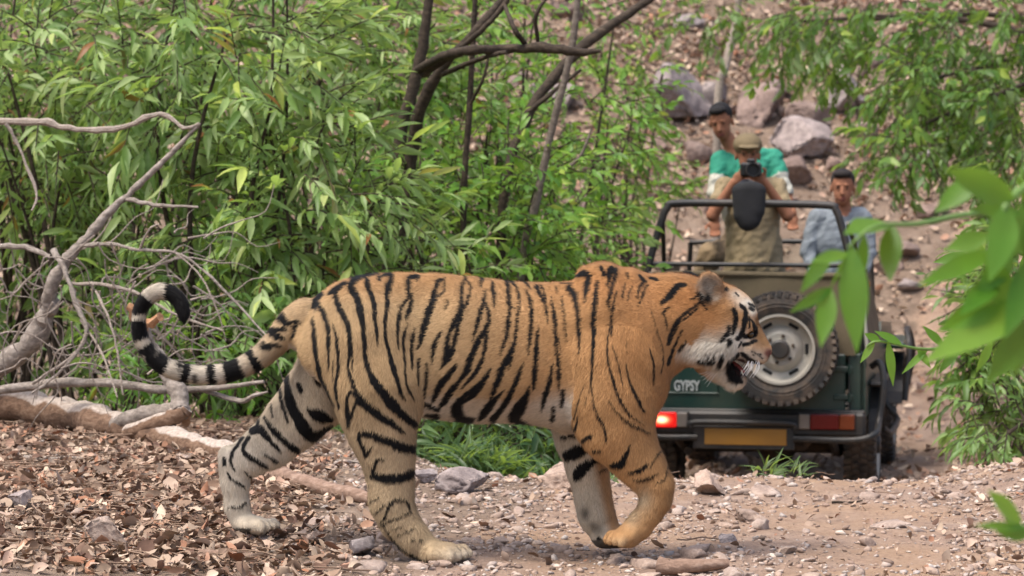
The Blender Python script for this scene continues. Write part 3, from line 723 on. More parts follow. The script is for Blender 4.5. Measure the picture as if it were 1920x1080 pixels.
# trunk: a loft of stations (column, top row, bottom row, half width / half depth)
ST = np.array([(575, 572, 660, .80), (600, 550, 700, .86), (640, 526, 738, .90), (690, 513, 762, .86), (740, 511, 775, .76), (800, 513, 783, .72), (870, 518, 792, .72),
               (940, 526, 791, .72), (1000, 531, 796, .71), (1050, 531, 805, .68), (1100, 520, 812, .66), (1150, 514, 800, .66), (1200, 518, 765, .70), (1245, 525, 700, .80), (1280, 529, 668, .86)], float)
sx = (ST[:, 0] - 960) / TK; stop = CAMH - (ST[:, 1] - YHOR) / TK; sbot = CAMH - (ST[:, 2] - YHOR) / TK
from numpy import interp
def smooth_interp(x, xs, ys):
    xd = np.linspace(xs[0], xs[-1], 200); yd = interp(xd, xs, ys)
    kk = np.hanning(21); kk /= kk.sum(); yp = np.pad(yd, 10, mode='reflect', reflect_type='odd'); yd = np.convolve(yp, kk, 'valid')
    return interp(x, xd, yd)
gxs = T.ax[0]; xa, xb = sx[0], sx[-1]
cz = smooth_interp(gxs, sx, (stop + sbot) / 2); rr = smooth_interp(gxs, sx, (stop - sbot) / 2); sw = smooth_interp(gxs, sx, ST[:, 3])
endd = np.maximum(0, np.maximum(xa - gxs, gxs - xb))
Xg, Yg, Zg = T._xyz((slice(None),) * 3)
dz_ = Zg - cz[None].reshape(-1, 1, 1); dy_ = (Yg - TD) / sw.reshape(-1, 1, 1)
# a back that is a little narrower than the ribs
dy_ = dy_ * (1 + .22 * np.clip(dz_ / rr.reshape(-1, 1, 1), -.6, 1))
db = np.sqrt(dz_ ** 2 + dy_ ** 2 + endd.reshape(-1, 1, 1) ** 2) - rr.reshape(-1, 1, 1)
T._put((slice(None),) * 3, db * .8, .03, 'body'); del db, dz_, dy_
def chain(pts, sy=1.0, k=.03, grp=None, side=1):
    """pts: (column, row, depth offset, radius in pixels)"""
    for a, b in zip(pts[:-1], pts[1:]):
        T.cap(tp(*a[:3]), tp(*b[:3]), a[3] / TK, b[3] / TK, sy, k, grp)
def toes(px, py, y, dirx, r, grp, n=4, spread=.024, down=3, yaw=28):
    cw, sw2 = math.cos(R(yaw)), math.sin(R(yaw))
    for i in range(n):
        o = (i - 1.5) * spread; e = 1 - .16 * abs(i - 1.5); c0 = tp(px, py - r * .30, y); f_ = np.array([dirx * cw, -sw2, 0]); p_ = np.array([dirx * sw2, cw, 0])
        a = c0 + p_ * o; b = c0 + p_ * o * 1.25 + f_ * r * 1.35 * e / TK + np.array([0, 0, -(down + 2 + r * .12) / TK])
        m_ = (a + b) / 2 + np.array([0, 0, r * .22 / TK])
        T.cap(a, m_, r * .62 / TK, r * .60 / TK, 1, .005, grp); T.cap(m_, b, r * .60 / TK, r * .50 / TK, 1, .004, grp)
# shoulder blades and muscle
for s in (-1, 1):
    chain([(1128, 524, .055 * s, 24), (1138, 600, .12 * s, 52), (1160, 700, .135 * s, 72)], .62, .06, 'body')
    chain([(1205, 620, .10 * s, 50), (1195, 730, .11 * s, 55)], .7, .05, 'body')
    chain([(668, 580, .09 * s, 46), (690, 650, .12 * s, 70), (725, 720, .125 * s, 62)], .6, .06, 'body')
    chain([(640, 600, .10 * s, 36), (610, 660, .09 * s, 46)], .6, .05, 'body')
    chain([(860, 640, .12 * s, 60), (980, 660, .12 * s, 70)], .5, .08, 'body')
chain([(1100, 514, 0, 14), (1132, 514, 0, 14), (1180, 521, 0, 14)], 2.2, .04, 'body')
# near hind leg
HY = -.135
chain([(680, 650, HY + .02, 92), (706, 722, HY, 84), (712, 772, HY, 69), (718, 816, HY, 57), (729, 862, HY, 44.5), (734, 908, HY, 37), (736, 944, HY, 36), (750, 978, HY, 32), (776, 1010, HY - .005, 27), (806, 1034, HY - .01, 22.5)], .80, .028, 'hind_near')
chain([(744, 770, HY, 34), (748, 740, HY + .01, 36)], .8, .03, 'hind_near')
chain([(720, 948, HY, 18), (708, 935, HY, 13)], .8, .02, 'hind_near')
T.cap(tp(812, 1036, HY - .01), tp(842, 1038, HY - .012), 22 / TK, 20 / TK, 2.0, .02, 'hind_near')
toes(846, 1039, HY - .012, 1, 17.5, 'hind_near', down=1, spread=.030, yaw=34)
# far hind leg, pushed back
FY = .125
chain([(628, 690, .09, 66), (590, 745, FY, 62), (552, 788, FY, 53), (508, 832, FY, 43), (466, 858, FY, 34), (444, 872, FY, 30)], .85, .028, 'hind_far')
chain([(440, 868, FY, 29), (441, 905, FY, 26), (444, 948, FY, 22), (454, 978, FY, 21)], .9, .016, 'hind_far')
chain([(436, 862, FY, 22), (424, 850, FY, 13)], .8, .02, 'hind_far')
T.cap(tp(462, 983, FY), tp(488, 986, FY), 18 / TK, 17 / TK, 2.1, .018, 'hind_far')
toes(492, 986, FY, 1, 14.5, 'hind_far', down=1, spread=.026)
# near fore leg, wrist bent, foot lifting off
AY = -.125
chain([(1150, 680, AY + .01, 82), (1152, 750, AY, 75), (1160, 805, AY, 61), (1184, 846, AY, 46), (1209, 880, AY, 37), (1229, 909, AY, 30)], .80, .032, 'fore_near')
chain([(1110, 800, AY, 30), (1140, 822, AY, 36)], .8, .03, 'fore_near')
chain([(1231, 910, AY, 33), (1230, 936, AY, 27), (1218, 962, AY, 23.5), (1198, 987, AY, 23), (1181, 1003, AY, 22)], .9, .014, 'fore_near')
T.cap(tp(1182, 1001, AY), tp(1166, 1008, AY), 19 / TK, 16 / TK, 1.9, .014, 'fore_near')
toes(1164, 1009, AY, -1, 13.5, 'fore_near', down=5, spread=.026)
chain([(1196, 968, AY, 10), (1190, 976, AY, 9)], 1, .01, 'fore_near')
# far fore leg, carrying
BY = .105
chain([(1080, 770, .09, 58), (1088, 820, BY, 46), (1101, 880, BY, 36), (1111, 930, BY, 31), (1118, 966, BY, 31), (1136, 998, BY, 28)], .9, .028, 'fore_far')
T.cap(tp(1132, 1004, BY), tp(1158, 1008, BY), 22 / TK, 19 / TK, 1.9, .014, 'fore_far')
toes(1162, 1009, BY, 1, 16, 'fore_far', down=2, spread=.027)
chain([(1100, 955, BY - .02, 14), (1103, 972, BY - .02, 13)], 1, .012, 'fore_far')
# tail
TAIL = curve_pts([(575, 590, 0, 34), (545, 612, 0, 31), (515, 645, -.005, 25), (478, 676, -.01, 22), (430, 697, -.01, 20.5), (382, 703, -.01, 19.5), (335, 697, -.01, 18.5), (295, 678, 0, 17.5), (268, 645, .01, 16), (260, 610, .01, 15), (265, 575, .01, 15),
                  (285, 551, .01, 15), (310, 546, .01, 15), (333, 560, .01, 15), (344, 583, .005, 13.5), (346, 598, .005, 9)], 3)
chain([(p[0], p[1], p[2], p[3] - 4.0) for p in TAIL], 1, .014, 'tail')
# neck and head
chain([(1200, 610, 0, 88), (1262, 600, 0, 74), (1315, 598, 0, 66)], .82, .05, 'head')
chain([(1225, 660, -.05, 52), (1290, 630, -.05, 40)], .8, .04, 'head')
T.ell(tp(1345, 597), (60 / TK, .112, 66 / TK), .03, 'head')                       # skull
T.ell(tp(1375, 592), (42 / TK, .092, 46 / TK), .03, 'head')                       # brow
for s in (-1, 1):
    T.ell(tp(1350, 640, .062 * s), (44 / TK, .062, 44 / TK), .03, 'head')         # cheek
    T.ell(tp(1322, 655, .07 * s), (40 / TK, .05, 32 / TK), .03, 'head')           # ruff
    T.ell(tp(1394, 612, .055 * s), (24 / TK, .035, 20 / TK), .02, 'head')         # cheek bone
    T.ell(tp(1403, 588, .048 * s), (16 / TK, .026, 10 / TK), .014, 'head')        # brow ridge
    T.cap(tp(1400, 655, .038 * s), tp(1424, 666, .028 * s), 27 / TK, 17 / TK, 1, .016, 'head')   # whisker pad
T.cap(tp(1388, 612), tp(1433, 655), 34 / TK, 13.5 / TK, 1.0, .02, 'head')         # bridge of the nose
T.ell(tp(1437, 659), (9 / TK, .024, 8 / TK), .008, 'head')
T.cap(tp(1335, 672), tp(1378, 708), 33 / TK, 20 / TK, 1.25, .024, 'head')         # lower jaw
T.ell(tp(1381, 716), (15 / TK, .038, 13 / TK), .012, 'head')
T.cap(tp(1374, 678), tp(1420, 702), 8 / TK, 15 / TK, 4.5, .008, cut=True)         # open mouth
for s in (-1, 1):
    T.ell(tp(1408, 626, .060 * s), (11 / TK, .02, 8 / TK), .010, cut=True)         # eye socket
# ears: near one, far one peeping over the neck
ER = Matrix.Rotation(R(-18), 3, 'Y') @ Matrix.Rotation(R(24), 3, 'Z')
T.ell(tp(1334, 543, -.088), (26 / TK, .016, 35 / TK), .014, 'head', M=ER)
T.ell(tp(1336, 543, -.110), (18 / TK, .018, 25 / TK), .010, cut=True, M=ER)
EL = Matrix.Rotation(R(-30), 3, 'Y') @ Matrix.Rotation(R(-24), 3, 'Z')
T.ell(tp(1292, 535, .088), (26 / TK, .016, 27 / TK), .014, 'head', M=EL)
tV, tF = T.mesh()
# loose skin and muscle over the frame
_n = v_normals(tV, tF); _s = np.sign((_n * (tV - tV.mean(0))).sum()); _w = fbm(tV[:, 0] * 11 + tV[:, 2] * 5, tV[:, 2] * 5 + tV[:, 1] * 6, 3) + .6 * (1 - 2 * np.abs(fbm(tV[:, 0] * 16 + tV[:, 2] * 7, tV[:, 2] * 6 - tV[:, 0] * 3, 2)))
tV = tV + _n * (_s * .0042 * _w * np.where(tV[:, 0] > (1330 - 960) / TK, .35, 1))[:, None]
REG = ['body', 'hind_near', 'hind_far', 'fore_near', 'fore_far', 'tail', 'head']
# ---- stripes, followed from the photograph: origin and scale of each tracing, then column,row,width triples
STR = {
 ('body', 530, 500, 4.0): """10,370,40 10,420,40 0,470,20|60,330,20 100,320,60 120,300,40|120,300,30 145,380,35 135,440,10|105,390,30 95,470,40 75,545,15|230,300,30 245,260,50 300,200,45|255,330,15 250,270,40|270,270,40 310,340,40 345,460,38 345,600,30 348,780,8
|230,365,8 235,440,32 245,560,40 260,700,38 285,820,40 330,920,25 390,1040,15|350,205,20 400,170,50 480,115,30|400,190,40 420,280,50 450,350,50 490,430,50 505,540,40 498,680,28 495,780,25 530,870,35 570,960,45 640,1040,55 720,1080,40|515,560,18 525,680,18 525,790,10
|380,430,12 405,520,28 415,640,30 420,740,28 400,860,28 400,940,28 425,1060,18|380,700,8 380,840,8|720,45,30 600,75,40 535,110,60 525,160,70 560,230,55 580,320,60 600,440,45 615,580,38 625,700,42 660,800,45 690,870,55 760,960,50 850,1050,60 900,1090,40|690,830,20 760,910,30 840,1000,35 880,1060,30
|635,100,45 650,160,50 680,260,40 690,380,35 705,480,30 715,600,10|730,100,30 740,75,25 820,50,30|825,70,45 805,140,65 785,220,45 775,340,35 765,460,30 785,590,30 825,740,40 860,850,38 890,950,28 930,1000,8|1020,75,40 960,85,40 950,130,45 955,220,40|940,240,25 895,310,35 865,390,35 860,500,28 870,620,10|975,200,25 965,300,30 920,400,12
|940,420,12 910,500,25 905,600,25 915,720,20 930,880,20 990,1000,12|1000,460,10 975,560,35 970,660,35 965,760,12|1025,690,12 1015,760,28 1015,880,12|480,1080,25 485,990,28 510,935,30 550,960,20|555,1000,10 535,1060,22|240,840,30 270,890,25""",
 ('body2', 760, 500, 3.6): """270,75,15 230,100,35 205,160,35 195,220,55 165,320,55 135,400,55 115,490,40 90,555,12|268,90,12 268,150,18 235,200,20|410,75,20 390,130,30 385,240,35 375,310,40 330,390,35 295,480,35 285,570,40 245,690,10|415,85,12 445,140,18 430,230,22 390,300,30 365,390,30 340,500,35 310,600,45 260,670,20|90,70,20 80,100,15
|45,200,30 45,260,40 10,340,30|525,70,40 510,150,12|550,155,15 540,220,28 510,320,35 485,420,30 460,490,12|550,240,20 570,320,28 560,400,35 500,500,45 455,600,50 420,700,50 380,760,30 320,830,45 270,910,45 235,955,15|560,430,25 545,530,30 520,640,32 460,740,35 385,820,12|590,100,15 600,160,35 610,280,10
|690,95,30 705,180,35 710,260,25 745,280,8|710,280,22 700,400,40 680,500,30 645,605,8|720,100,25 760,150,18 775,220,22 765,350,20 745,500,30 715,590,50 655,700,50 620,800,45 575,905,12|735,560,20 710,690,12|820,150,10 855,260,35 855,400,30 845,520,25 835,610,8|820,110,25 850,145,12
|890,130,30 920,200,25 950,260,25 960,330,20 968,405,8|920,130,20 945,180,20 950,250,20|905,395,10 895,520,35 885,650,40 880,750,38 868,830,10|990,200,10 1010,330,28 1022,460,30 1022,560,18 1040,640,34 1040,700,35 1045,835,10|1030,470,14 1048,540,14 1045,620,14|1025,140,22 1030,190,10|1055,200,12 1070,280,15
|70,415,15 50,520,30 45,680,12|95,620,20 88,700,25 88,800,15|150,655,20 150,770,28 135,880,12|250,435,15 205,530,38 180,655,15|300,230,10 275,290,12|355,660,18 300,730,50 235,810,55 190,910,20|580,685,12 540,760,45 480,840,50 415,910,20|540,770,20 440,840,30 370,920,70 360,990,90 400,1040,70 460,1030,50
|670,835,12 600,910,50 545,980,60 505,1035,20|800,645,12 765,750,38 720,850,42 680,930,45 620,1000,50 600,1030,60|845,800,12 815,890,60 770,970,95 740,1020,80 800,1050,30 850,1075,20|1000,655,10 985,760,35 950,870,42 925,975,12|1070,840,28 1060,940,20|1005,950,25 1000,1030,30|80,920,40 150,930,40 230,970,25|150,1000,30 220,1010,50""",
 ('body3', 1020, 490, 3.178): """180,90,15 240,70,40 270,90,45 260,160,40 248,245,8|340,30,25 365,80,25|430,50,30 425,110,30 405,170,25 390,240,22 395,290,12|400,50,50 390,100,30 385,160,10|325,110,12 315,200,35 305,300,35 298,420,30 295,540,22 285,710,15 295,800,12 310,890,14 360,980,14 372,1070,12|160,160,50 190,210,40 210,320,30 212,450,22 210,550,8|208,180,10 205,230,15
|105,205,8 125,300,15 140,480,6|100,135,6 180,130,10|440,180,10 415,270,18 405,360,18 405,440,8|395,380,10 380,480,14 382,580,16 405,680,18 440,790,20 490,880,18 540,940,14 600,970,8|410,500,8 440,590,10 470,740,6|490,470,4 495,540,4|490,610,8 510,710,14 550,800,20 600,890,20|630,520,8 655,620,14 658,730,8|635,285,5 680,420,7 715,550,8 700,660,6|390,830,8 440,900,12 520,970,14 630,1025,14
|490,130,8 470,210,16|530,140,6 515,180,14 500,240,6|500,70,12 510,100,14|570,80,14 605,120,30|590,130,24 565,180,20 560,220,10|625,140,12 600,180,18 565,270,8|640,100,20 680,110,25|120,770,28 115,860,25|60,870,25 55,950,20|245,730,5 200,850,8 180,940,10|280,740,4 245,850,6|100,1040,18 180,1035,14|290,1030,10 230,1065,25|205,920,10 185,1000,18""",
 ('hind_far', 400, 680, 3.273): """455,0,20 450,120,30 480,260,50 540,370,60 610,450,60 720,400,30|620,450,40 600,400,10|405,150,14 420,240,20 455,360,12|525,130,25 540,170,25|630,90,26 650,120,26|590,290,30 650,320,60 720,350,30|640,0,22 690,140,22 740,240,14|315,340,16 370,410,28 450,490,30 520,540,30|240,420,35 290,410,40 350,480,25 410,535,12|280,330,14 270,400,20
|180,460,16 120,550,18 110,610,16 130,660,10|215,460,20 180,530,22 240,590,26 330,640,20|320,560,14 390,610,18|190,670,10 240,710,14|80,670,8 120,720,14 190,760,12|95,890,10 150,885,16 200,860,10|355,260,10 365,330,10|65,590,20 65,620,20""",
 ('hind_near', 630, 750, 3.376): """140,0,30 220,60,40 300,110,40 380,160,30 440,210,6|320,0,30 400,70,45 500,150,35|70,0,16 75,100,25 75,160,15|130,0,12 90,110,20|210,200,25 150,210,20 155,260,25 190,340,15|150,205,25 250,225,35 340,260,45 420,295,45 490,305,40|230,295,10 185,345,20|300,375,14 255,380,18 235,450,20|230,475,28 320,490,50 400,490,48 480,460,45
|465,690,10 450,645,18 400,625,16 340,655,18 310,740,12 270,775,6|310,660,8 250,710,14|220,640,8 270,615,10|280,790,10 370,750,14 470,705,10|390,855,6 500,805,8|350,820,5 420,795,6|485,885,14 495,880,10|535,885,14 540,880,10|300,790,8 380,910,14 500,990,16 620,1050,25""",
 ('fore_far', 1050, 780, 4.154): """5,160,16 120,150,22|60,300,70 130,270,80 215,245,50|120,480,30 150,430,70 220,370,60 300,330,30|310,430,12 370,410,14|300,960,30 340,1000,40 420,1030,40""",
 ('fore_near', 1050, 780, 4.154): """290,0,16 345,80,18 360,200,10|110,100,20 140,40,10|170,190,20 240,150,30|260,270,20 310,265,20|400,380,30 470,370,50 510,310,30 545,225,14|530,440,12 620,420,25 680,370,20|570,500,12 680,485,18 760,440,8|790,270,8 740,330,14 700,400,8|740,520,6 810,490,10 840,380,8|470,0,10 560,60,14 690,135,12""",
 ('head', 1220, 490, 4.0): """80,320,14 150,260,40 210,190,40 270,175,14|150,345,8 105,365,16 120,450,14 128,520,6|380,305,14 320,350,18 240,410,22 180,490,24 140,580,20 130,620,10|360,350,12 300,400,14 250,440,10|240,420,12 190,520,12 140,620,12|240,510,12 190,620,14 150,720,22 130,770,20|240,630,20 215,670,16|310,285,10 350,265,14|270,600,14 250,640,10|380,240,20 400,310,25 430,360,14
|630,355,24 640,430,34 628,500,30 615,550,14|590,490,20 575,560,26 530,600,14|710,370,18 710,440,36 695,510,26 680,545,30 750,565,30 790,540,26 780,490,22 755,440,12|650,580,25 690,545,30|670,320,14 700,350,24 730,385,12|570,205,25 580,215,20|640,235,12 660,260,10|745,350,20 770,365,22|735,320,14 775,340,14|740,420,12 740,500,12|700,620,22 745,615,24 795,590,16|660,640,10 680,600,12|600,600,30 590,620,20
|545,700,25 530,770,30 525,785,15|490,700,20 470,750,30 385,735,30|430,690,12 460,740,16|655,700,30 612,750,44 600,820,44 640,875,44 680,900,24|760,680,7 830,700,7|770,700,7 840,725,7|690,690,26 760,745,26 830,775,18"""}
SETS = {'body': ['body', 'body2', 'body3', 'head', 'hind_near', 'fore_near'], 'hind_near': ['body', 'hind_near'], 'fore_near': ['body3', 'fore_near'], 'hind_far': ['hind_far'], 'fore_far': ['fore_far'], 'head': ['head', 'body3'], 'tail': []}
SEG = {}
for (nm, ox, oy, sc_), txt in STR.items():
    L = []
    for ln in txt.replace('\n', '').split('|'):
        p = [tuple(map(float, t.split(','))) for t in ln.split()]
        if len(p) == 1: p = p * 2
        if len(p) > 2: p = [tuple(v) for v in curve_pts(p, 3)]
        p = [(ox + a / sc_, oy + b / sc_, c / sc_) for a, b, c in p]
        L += [(*a, *b) for a, b in zip(p[:-1], p[1:])]
    SEG[nm] = np.array(L)
# rings on the tail: start and end along the tail curve (fraction), black
TA = np.array(TAIL)[:, :2]; tl = np.concatenate([[0], np.cumsum(np.linalg.norm(np.diff(TA, axis=0), axis=1))])
RINGX = [(472, 678, 7), (450, 689, 6), (424, 697, 9), (392, 703, 9), (353, 702, 15), (300, 682, 16), (273, 664, 5), (261, 626, 17), (269, 571, 15)]
RINGS = [(tl[np.argmin((TA[:, 0] - a) ** 2 + (TA[:, 1] - b) ** 2)], c) for a, b, c in RINGX]; RINGS.append((tl[-1] - 14, 56))
def stripes_at(P, reg):
    """black amount 0..1 at points"""
    d = P[:, 1]; u = P[:, 0] / d * FPX + 960; v = YHOR + (CAMH - P[:, 2]) / d * FPX
    # a little raggedness along the fur
    ju = u + 1.6 * fbm(P[:, 0] * 60, P[:, 2] * 60 + 9 * P[:, 1], 2); jv = v + 2.0 * fbm(P[:, 0] * 60 + 40, P[:, 2] * 60, 2)
    best = np.full(len(P), -99.0)
    for r, nm in enumerate(REG):
        m = np.where(reg == r)[0]
        if not len(m): continue
        if nm == 'tail':
            q = np.stack([u[m], v[m]], -1); dd = ((q[:, None] - TA[None]) ** 2).sum(-1); k = dd.argmin(1); s = tl[k] + 3 * fbm(P[m, 0] * 40, P[m, 1] * 40 + P[m, 2] * 20, 2)
            b = np.full(len(m), -99.0)
            for c, h in RINGS: b = np.maximum(b, h - np.abs(s - c))
            up = TA[k][:, 1] - q[:, 1]                                    # a broken line along the root of the tail
            root = (s < 110) & (s > 12)
            b = np.where(root, np.maximum(b, 4.2 - np.abs(up - 3 + 4 * np.sin(s * .1))), b)
            b = np.where(root, np.maximum(b, 4.5 - np.abs(np.mod(s, 27) - 13) + np.clip(up - 8, -20, 0) * .4), b); best[m] = b; continue
        for sn in SETS[nm]:
            S = SEG[sn]
            for i0 in range(0, len(m), 20000):
                mm = m[i0:i0 + 20000]; qx = ju[mm][:, None]; qy = jv[mm][:, None]
                ax_, ay, aw, bx, by, bw = [S[:, i][None] for i in range(6)]
                lx, ly = bx - ax_, by - ay; t = np.clip(((qx - ax_) * lx + (qy - ay) * ly) / (lx * lx + ly * ly + 1e-6), 0, 1)
                e = np.sqrt((qx - ax_ - t * lx) ** 2 + (qy - ay - t * ly) ** 2)
                best[mm] = np.maximum(best[mm], ((aw + (bw - aw) * t) * (.47 if sn[:4] == 'body' else .66) - e).max(1))
    return sstep(-1.0, 1.0, best)
def blob(u, v, L):
    s = 0
    for a, b, ru, rv, am in L: s = s + am * np.exp(-(((u - a) / ru) ** 2 + ((v - b) / rv) ** 2))
    return np.clip(s, 0, 1)
TC = {k: np.array(s2l(c)) for k, c in dict(orange=(170, 126, 80), tan=(170, 142, 104), deep=(162, 110, 64), white=(206, 198, 182), grey=(172, 152, 122), black=(13, 12, 12)).items()}
def tiger_color(P, N, reg, jit):
    d = P[:, 1]; u = P[:, 0] / d * FPX + 960; v = YHOR + (CAMH - P[:, 2]) / d * FPX; n = len(P)
    mix = lambda a, b, t: a + (b - a) * np.clip(np.broadcast_to(t, (n,)), 0, 1)[:, None]
    c = np.tile(TC['orange'], (n, 1))
    c = mix(c, TC['tan'], sstep(1090, 700, u) * .95 * sstep(505, 600, v) + .25)
    c = mix(c, TC['deep'], blob(u, v, [(1130, 530, 90, 40, .5), (1200, 640, 90, 130, .45), (1290, 550, 60, 40, .6), (1330, 600, 50, 40, .5)]))
    belly = sstep(-.35, -.85, N[:, 2]) * (reg == 0)
    c = mix(c, TC['white'], belly * .8)
    c = mix(c, TC['white'], blob(u, v, [(1040, 762, 40, 24, .75), (1075, 775, 22, 30, .6), (800, 770, 40, 26, .4), (900, 795, 150, 16, .4)]) * (reg == 0) * (v > 690))
    # legs: tan outside, greyish white inside and down towards the feet
    hn = REG.index('hind_near'); hf = REG.index('hind_far'); an = REG.index('fore_near'); af = REG.index('fore_far'); tlr = REG.index('tail'); hd_ = REG.index('head')
    c = np.where((reg == hn)[:, None], mix(mix(c, TC['grey'], .75 * sstep(700, 880, v)), TC['white'] * .85, .55 * sstep(1010, 1045, v) * sstep(800, 870, u)), c)
    c = np.where((reg == hf)[:, None], mix(mix(np.tile(TC['grey'], (n, 1)), TC['white'], .25 + .35 * sstep(780, 860, v)), TC['tan'], .4 * sstep(600, 480, np.abs(u - 480) + v * 0 + 480) * 0 + .2 * sstep(960, 990, v)), c)
    c = np.where((reg == an)[:, None], mix(c, TC['grey'], .9 * blob(u, v, [(1205, 935, 20, 22, 1), (1185, 968, 18, 20, .8), (1165, 1020, 30, 12, .6)])), c)
    c = np.where((reg == af)[:, None], mix(mix(mix(np.tile(TC['grey'], (n, 1)), TC['white'], .45), TC['black'], .75 * blob(u, v, [(1097, 962, 9, 13, 1), (1122, 994, 12, 14, .9), (1110, 985, 8, 10, .6)])), TC['orange'], .9 * sstep(-6, 16, u - (1103 + (v - 840) * .22))), c)
    c = np.where((reg == tlr)[:, None], mix(np.tile(TC['white'] * .7 + TC['tan'] * .16, (n, 1)), TC['tan'], sstep(400, 540, u) * .9), c)
    wf = blob(u, v, [(1330, 650, 40, 24, 1), (1352, 668, 26, 18, .8), (1376, 640, 18, 26, .8), (1395, 632, 20, 14, .6), (1402, 568, 20, 12, 1), (1380, 552, 14, 10, .6), (1412, 585, 8, 10, 1), (1415, 670, 30, 16, .95), (1380, 722, 34, 22, 1), (1352, 690, 26, 26, .7), (1290, 662, 40, 16, .5)])
    wf = wf * (1 - blob(u, v, [(1428, 630, 16, 26, 1)]))
    c = np.where((reg == hd_)[:, None], mix(c, TC['white'], wf), c)
    ear = blob(u, v, [(1330, 528, 24, 14, 1), (1334, 550, 18, 18, .9)]) * (reg == hd_) * (P[:, 1] < TD - .06) * (v < 572) 
    c = mix(c, np.array(s2l((128, 110, 92))), ear * 1.0); c = mix(c, TC['white'] * .85, (.35 + .65 * sstep(-.1, .35, fbm(u * .16, v * .10, 2))) * blob(u, v, [(1331, 536, 13, 12, .9), (1320, 553, 7, 10, .8), (1346, 560, 8, 12, .7)]) * (ear > .2))
    fare = (reg == hd_) & (P[:, 1] > TD + .045) & (v < 534) & (u < 1318)
    c = np.where(fare[:, None], TC['black'], c); c = np.where((fare & (np.hypot((u - 1283) / 12, (v - 524) / 6) < 1))[:, None], TC['white'], c)
    nose = blob(u, v, [(1441, 662, 8, 8, 1.4)]) * (reg == hd_); c = mix(c, np.array(s2l((116, 70, 56))), nose)
    # mouth: dark lips and throat
    mo = blob(u, v, [(1388, 690, 17, 19, 1.6)]) * (reg == hd_) * (u < 1406) * (v > 666); c = mix(c, np.array(s2l((48, 22, 20))), sstep(.35, .8, mo))
    c = c * (1 + .16 * fbm(P[:, 0] * 9, P[:, 2] * 9 + P[:, 1] * 5, 3))[:, None] * jit[:, None]
    b = stripes_at(P, reg)
    b = np.maximum(b, blob(u, v, [(1330, 560, 7, 8, 1.6)]) * (ear > .2))
    # dark pads under the feet
    pad = ((reg == hn) & (v > 1052) & (u < 830)) | ((reg == hf) & (v > 990) & (u < 470)) | ((reg == af) & (v > 1012))
    b = np.where(pad, .85, b)
    c = mix(c, TC['black'] * (.8 + .5 * jit[:, None]), b)
    return c, b
tN = v_normals(tV, tF)
if (tN * (tV - tV.mean(0))).sum() < 0: tF = tF[:, ::-1]; tN = -tN
tReg = T.region(tV, REG)
tC, tB = tiger_color(tV, tN, tReg, np.ones(len(tV)))
def m_fur(name, rough=.75):
    q = NT(name); a = q.n('Attribute', attribute_name='col').outputs['Color']
    q.set(Base_Color=a, Roughness=rough, Specular_IOR_Level=.15, Sheen_Weight=.06, Sheen_Roughness=.5)
    return q.m
M_skin = m_fur('tiger_coat'); M_furm = m_fur('tiger_fur')
tiger = empty('tiger', (float(tp(900, 0)[0]), TD, 0.0))
tag(tiger, 'striped orange tiger walking across the stony track with open mouth and curled tail', 'tiger')
def child_world(o, parent):
    o.parent = parent; o.matrix_parent_inverse = Matrix.Translation(-Vector(parent.location)); return o
body = link('body', mesh_np('tiger_body', tV, tF, smooth=True, col=tC), M_skin); child_world(body, tiger)
